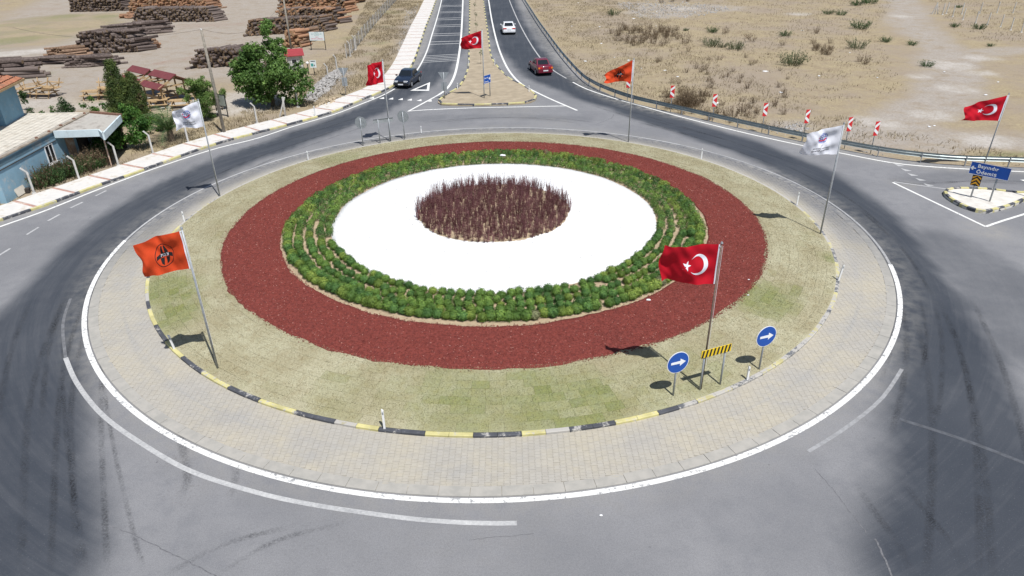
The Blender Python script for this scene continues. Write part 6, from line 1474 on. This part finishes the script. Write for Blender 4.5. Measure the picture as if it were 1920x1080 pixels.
# picnic tables
def picnic_table():
    t = thing('picnic_table', 'x', 'picnic table')
    for k in range(5): G().box((0, -.30 + .15 * k, .74), (1.7, .135, .04)).obj('top_plank', M_WOOD, t)
    for s in (-1, 1):
        for k in range(2): G().box((0, s * (.62 + .14 * k), .44), (1.7, .125, .04)).obj('bench_plank', M_WOOD, t)
        g = G()
        for q in (-1, 1): g.add([(s * .62 - .03, q * .20, .72), (s * .62 + .03, q * .20, .72), (s * .62 + .03, q * .30, .72), (s * .62 - .03, q * .30, .72), (s * .62 - .03, q * .62, 0), (s * .62 + .03, q * .62, 0), (s * .62 + .03, q * .74, 0), (s * .62 - .03, q * .74, 0)], [(0, 1, 2, 3), (7, 6, 5, 4), (0, 4, 5, 1), (1, 5, 6, 2), (2, 6, 7, 3), (3, 7, 4, 0)])
        g.box((s * .66, 0, .41), (.05, 1.5, .09)); g.obj('leg_frame', M_WOOD, t)
    return t
pt = picnic_table(); first = True
for px, py, z, rz, flip, lab in ((50, 180, 0, .1, 0, 'timber picnic table at the left of the left table cluster'), (88, 181, 0, -.1, 0, 'timber picnic table at the right of the left table cluster'), (62, 180, .8, .3, 1, 'upturned picnic table stacked on the left of the left cluster'), (100, 179, .8, -.2, 1, 'upturned picnic table stacked on the right of the left cluster'), (175, 184, 0, .15, 0, 'yellowish picnic table standing alone left of the conifer'), (206, 183, 0, -.3, 0, 'picnic table half hidden behind the conifer'), (208, 181, .8, .5, 1, 'upturned picnic table stacked behind the conifer'), (298, 202, 0, .3, 0, 'picnic table in front of the gazebo'), (340, 202, 0, .2, 0, 'picnic table right of the gazebo post'), (316, 190, .12, 1.2, 0, 'picnic table under the gazebo roof')):
    o = pt if first else copy_tree(pt); first = False; q = sv(px, py); o.location = (q[0], q[1], -.05 + z + (.75 if flip else 0)); o.rotation_euler = (PI + rnd.uniform(-.2, .2) if flip else 0, rnd.uniform(-.15, .15) if flip else 0, rz); o['label'] = lab; o['group'] = 'timber picnic tables'
# gazebos
M_SHEET = plain('red_roof_sheet', (.165, .045, .046), .5, .15, 3, dirt=(.15, .04, .04), dirt_amt=.3)
def gazebo(px, py, rz, label, s=1.0):
    t = thing('gazebo', label, 'gazebo', (*sv(px, py), -.05), rz); w, dpt = 1.35 * s, 1.35 * s; he, hr = 1.75, 2.55
    for x in (-1, 1):
        for y in (-1, 0, 1): G().box((x * w, y * dpt, he / 2), (.11, .11, he)).obj('post', M_WOOD, t)
        G().box((x * w, 0, he - .05), (.09, dpt * 2 + .5, .12)).obj('beam', M_WOOD, t)
        G().box((x * w * .9, 0, .42), (.32, dpt * 1.7, .05)).obj('bench', M_WOOD, t)
        G().box((x * (w + .02), 0, .75), (.05, dpt * 1.8, .25)).obj('backrest', M_WOOD, t)
    for y in (-1, 1):
        G().box((0, y * dpt, he - .05), (2 * w, .08, .12)).obj('beam', M_WOOD, t)
        for x in (-1, 1): o = G().box((0, 0, 0), (1.9 * s, .07, .11)).obj('rafter', M_WOOD, t); o.location = (x * w * .55, y * (dpt + .18), (he + hr) / 2 - .03); o.rotation_euler = (0, x * math.atan2(hr - he, w * 1.15), 0)
    def slope(a, b, c, d): 
        a, b, c, d = map(Vector, (a, b, c, d)); n = (b - a).cross(d - a).normalized() * .025
        return G().add([tuple(p - n) for p in (a, b, c, d)] + [tuple(p + n) for p in (a, b, c, d)], [(3, 2, 1, 0), (4, 5, 6, 7), (0, 1, 5, 4), (1, 2, 6, 5), (2, 3, 7, 6), (3, 0, 4, 7)]).obj('roof_panel', M_SHEET, t)
    e = dpt + .35; xo = w + .38; zo = he - .12
    slope((-xo, -e, zo), (0, -e, hr), (0, e, hr), (-xo, e, zo)); 
    f1, f2 = .36, .62
    L_ = lambda f: (xo * (1 - f), zo + (hr - zo) * f)
    (xa, za), (xb, zb_) = L_(f1), L_(f2)
    slope((xo, -e, zo), (xo, e, zo), (xa, e, za), (xa, -e, za)); slope((xb, -e, zb_ + .1), (xb, e, zb_ + .1), (-.05, e, hr + .12), (-.05, -e, hr + .12))
    for yy in (-e, -e / 3, e / 3, e): G().box(((xa + xb) / 2, yy, (za + zb_) / 2), (.5, .06, .08)).obj('slot_frame', M_WOOD, t)
    G().box((0, 0, .03), (2 * w + .8, 2 * dpt + .8, .1)).obj('floor', M_ROOFC, t)
    return t
gazebo(322, 190, R(-128), 'timber gazebo with slotted dark red roof right of the conifer', 1.1); gazebo(278, 180, R(-128), 'timber gazebo with dark red roof half hidden by the conifer', .95)
# utility poles and their wire
p1b, p2b = sv(421, 250), sv(547, 97); M_UP = plain('grey_timber_pole', (.24, .215, .18), .9, .25, 7)
for b_, h_, lab, tp in ((p1b, 7.7, 'weathered timber utility pole rising behind the white flag', (-.1, 0)), (p2b, 6.0, 'dark timber utility pole standing before the log piles', (0, 0))):
    t = thing('utility_pole', lab, 'utility pole', (*b_, -.05)); G().cyl((0, 0, -.2), (tp[0], tp[1], h_), .13, .09, 10).obj('shaft', M_UP, t, smooth=True); G().cyl((tp[0], tp[1], h_), (tp[0], tp[1], h_ + .12), .04, .03, 8).obj('insulator', M_WHITE, t)
w0, w1 = np.array([*p1b, 7.7]), np.array([*p2b, 6.0]); w2 = np.array([*sv(60, 160), 5.5])
for a_, b_, s, lab in ((w0, w1, 1.6, 'thin sagging wire between the two utility poles'), (w0, w2, .8, 'thin wire running left from the front utility pole')):
    P = [a_ + (b_ - a_) * f - np.array([0, 0, s * 4 * f * (1 - f)]) for f in np.linspace(0, 1, 14)]; tag(G().tube(P, .009, 4).obj('overhead_wire', M_BLK), lab, 'wire')
# notice boards, hut, lantern
M_BOARD = plain('notice_white', (.66, .72, .72), .6, .04, 3); M_TEAL = plain('notice_green', (.06, .30, .27), .6, .1, 5); M_NRED = plain('notice_red', (.62, .05, .12), .6, .1, 5)
b0, b1 = sv(584, 93), sv(611, 93); mm = (b0 + b1) / 2; t = thing('notice_board', 'white notice board on two dark posts before the log piles', 'notice board', (*mm, -.05), math.atan2(*(b1 - b0)[::-1])); Lb = np.hypot(*(b1 - b0))
for s in (-1, 1): G().box((s * Lb / 2, 0, 1.05), (.07, .07, 2.2)).obj('post', M_TRIM, t)
G().box((0, -.05, 1.62), (Lb, .03, 1.0)).obj('board', M_BOARD, t)
for k, (s, z, sz, mt) in enumerate((('ORMAN', 1.98, .13, M_TEAL), ('İŞLETME MÜDÜRLÜĞÜ', 1.83, .13, M_TEAL), ('BAYINDIR', 1.70, .12, M_TEAL), ('DEPO', 1.47, .15, M_NRED), ('ORMAN DEPOSU', 1.25, .2, M_NRED))):
    V, F = text_geo(s, sz); mesh_obj('lettering', [(a_, -.069, z + b_) for a_, b_ in V], F, mt, t)
t = thing('notice_board', 'small white notice sign on one post beside the lantern', 'notice board', (*sv(590, 140), -.05), .1); G().box((0, 0, .6), (.06, .06, 1.3)).obj('post', M_TRIM, t); G().box((0, -.04, 1.15), (.62, .03, .75)).obj('board', M_BOARD, t); G().box((-.1, -.058, 1.05), (.25, .004, .3)).obj('green_print', M_TEAL, t); G().box((0, -.058, 1.42), (.45, .004, .08)).obj('dark_print', M_TRIM, t); G().box((.12, -.058, 1.0), (.08, .004, .16)).obj('dark_print', M_TRIM, t)
t = thing('framed_board', 'dark framed board on two posts at the edge of the gravel entrance', 'notice board', (*sv(418, 217), -.05), R(-28))
for s in (-1, 1): G().box((s * .62, 0, .9), (.06, .06, 1.9)).obj('post', M_TRIM, t)
G().box((0, 0, 1.35), (1.4, .06, 1.0)).obj('frame', M_TRIM, t); G().box((0, -.034, 1.35), (1.28, .01, .88)).obj('panel', plain('grey_panel', (.33, .36, .33), .4, .2, 2), t)
t = thing('lantern_post', 'short dark lantern post with white globe beside the hut', 'lamp', (*sv(579, 137), -.05)); G().cyl((0, 0, 0), (0, 0, .95), .05, n=8).obj('post', M_TRIM, t); V, F = ball((0, 0, 1.08), (.16, .16, .15), 10, 7); mesh_obj('globe', V, F, M_WHITE, t, smooth=True)
t = thing('hut', 'small grey hut with red pitched roof behind the big tree', 'hut', (*sv(555, 129), -.05), R(18)); t.scale = (.82, .82, .82); G().box((0, 0, .95), (1.9, 1.7, 1.9)).obj('wall', plain('hut_wall', (.48, .47, .45), .85, .12, 2), t); G().add([(-1.25, -1.15, 1.85), (1.25, -1.15, 1.85), (1.25, 1.15, 2.35), (-1.25, 1.15, 2.35), (-1.25, -1.15, 1.93), (1.25, -1.15, 1.93), (1.25, 1.15, 2.43), (-1.25, 1.15, 2.43)], [(3, 2, 1, 0), (4, 5, 6, 7), (0, 1, 5, 4), (1, 2, 6, 5), (2, 3, 7, 6), (3, 0, 4, 7)]).obj('roof', plain('hut_roof', (.30, .045, .05), .6, .12, 3), t)
for k in range(4): G().box((.98, -.6 + .4 * k, .95), (.05, .06, 1.9)).obj('batten', M_TRIM, t)
w_ = G().box((-.1, -.86, 1.15), (.7, .04, .6)).obj('window', M_WHITE, t); G().box((-.1, -.885, 1.15), (.58, .02, .48)).obj('pane', M_GLASS, w_)
# rubble and stones
M_ROCK = plain('grey_rubble', (.34, .325, .31), .95, .25, 4, bmp=.5, bscale=12); M_ROCKT = plain('tan_rubble', (.45, .36, .25), .95, .25, 4, bmp=.5)
def rock_mesh(seed, mat):
    rg = np.random.default_rng(seed); V, F = ball((0, 0, 0), (1, 1, .7), 7, 5); V = [tuple(np.array(v) * rg.uniform(.7, 1.15)) for v in V]; me = bpy.data.meshes.new('stone'); me.from_pydata(V, [], F); me.materials.append(mat); return me
RK = [rock_mesh(k, M_ROCK) for k in range(4)] + [rock_mesh(9 + k, M_ROCKT) for k in range(4)]; M_LIT = plain('litter_white', (.70, .70, .70), .7, .08, 9); LT = [rock_mesh(30 + k, M_LIT) for k in range(3)]
def bulk_rocks(name, poly, n, s, label, seed, tan=.2, zmax=0.0, mats=M_ROCK):
    rg = np.random.default_rng(seed); P = svl(poly); lo, hi = P.min(0), P.max(0); c = P.mean(0); pts = rg.uniform(lo, hi, (n * 4, 2)); pts = pts[inside(pts[:, 0], pts[:, 1], P)][:n]; vs, fs, off = [], [], 0; V0, F0 = ball((0, 0, 0), (1, 1, .7), 6, 4); V0 = np.array(V0)
    e, _ = poly_dist(pts[:, 0], pts[:, 1], np.vstack([P, P[:1]]))
    for q, ed in zip(pts, e): k = s * rg.uniform(.4, 1.5); V = V0 * rg.uniform(.65, 1.2, (len(V0), 1)) * k; V = V + [q[0], q[1], -.04 + min(ed * .5, zmax)]; vs.append(V); fs += [tuple(i + off for i in f) for f in F0]; off += len(V)
    stuff(mesh_obj(name, np.concatenate(vs), fs, mats), label, 'rubble')
bulk_rocks('rubble', [(566, 186), (592, 158), (614, 140), (640, 128), (640, 148), (618, 168), (590, 190)], 700, .13, 'grey stone rubble slope beside the gravel entrance', 1, zmax=.6)
bulk_rocks('rubble', [(588, 204), (612, 186), (640, 180), (642, 186), (610, 204)], 60, .14, 'tan broken stones beside the pavement', 2, mats=M_ROCKT, zmax=.1)
bulk_rocks('rubble', [(762, 20), (785, 6), (778, 40), (764, 72), (752, 92), (742, 96), (752, 60)], 260, .10, 'pale stones strewn along the inner side of the pavement', 3)
bulk_rocks('rubble', [(1150, 5), (1260, 0), (1360, 12), (1370, 20), (1290, 34), (1200, 34)], 500, .13, 'grey rubbish and stones strewn over the upper right field', 4)
bulk_rocks('rubble', [(1465, 238), (1500, 228), (1520, 240), (1490, 252)], 90, .09, 'grey stones behind the guardrail left of the white flag', 5)
bulk_rocks('rubble', [(1180, 180), (1400, 240), (1600, 285), (1700, 298), (1700, 285), (1500, 245), (1300, 205)], 160, .06, 'small pale stones scattered behind the guardrail', 6)
r3 = random.Random(5)
for k in range(38):
    px, py = (r3.uniform(1060, 1250), r3.uniform(5, 150)) if k < 16 else (r3.uniform(1250, 1880), r3.uniform(20, 270)) if k < 30 else (r3.uniform(190, 330), 0)
    if k >= 30: py = 345 - (px - 120) * .30 + r3.uniform(-3, 3)
    q = sv(px, py)
    if inside(np.array([q[0]]), np.array([q[1]]), outline)[0] and k < 30: continue
    o = bpy.data.objects.new('litter', LT[k % 3]); link(o); s = r3.uniform(.07, .17); o.location = (q[0], q[1], -.02); o.scale = (s * r3.uniform(1, 2), s, s * .5); o.rotation_euler = (0, 0, r3.random() * 6)
    tag(o, 'scrap of white litter on the dry right field' if k < 30 else 'scrap of white litter beside the left pavement', 'litter', 'white litter on the right field' if k < 30 else 'white litter beside the left pavement')
for px, py, lab in ((1216, 562, 'crumpled white paper at the edge of the shrub ring by the red flag'), (1404, 524, 'small white scrap on the right side of the red mulch'), (1403, 553, 'small white scrap at the lower right edge of the mulch'), (563, 501, 'small white pebble at the left edge of the shrub ring'), (943, 298, 'pale plastic bag among the far bushes'), (1127, 966, 'white scrap on the asphalt in front of the roundabout')):
    zz = 0.02 if py > 900 else float(mz(*sv(px, py, .45))) + .05; q = sv(px, py, zz); o = bpy.data.objects.new('litter', LT[0]); link(o); s = .08 if px == 1216 else .04; s = .16 if px == 943 else s; o.location = (q[0], q[1], zz + (.25 if px == 943 else 0)); o.scale = (s * 1.3, s, s * .6); tag(o, lab, 'litter')
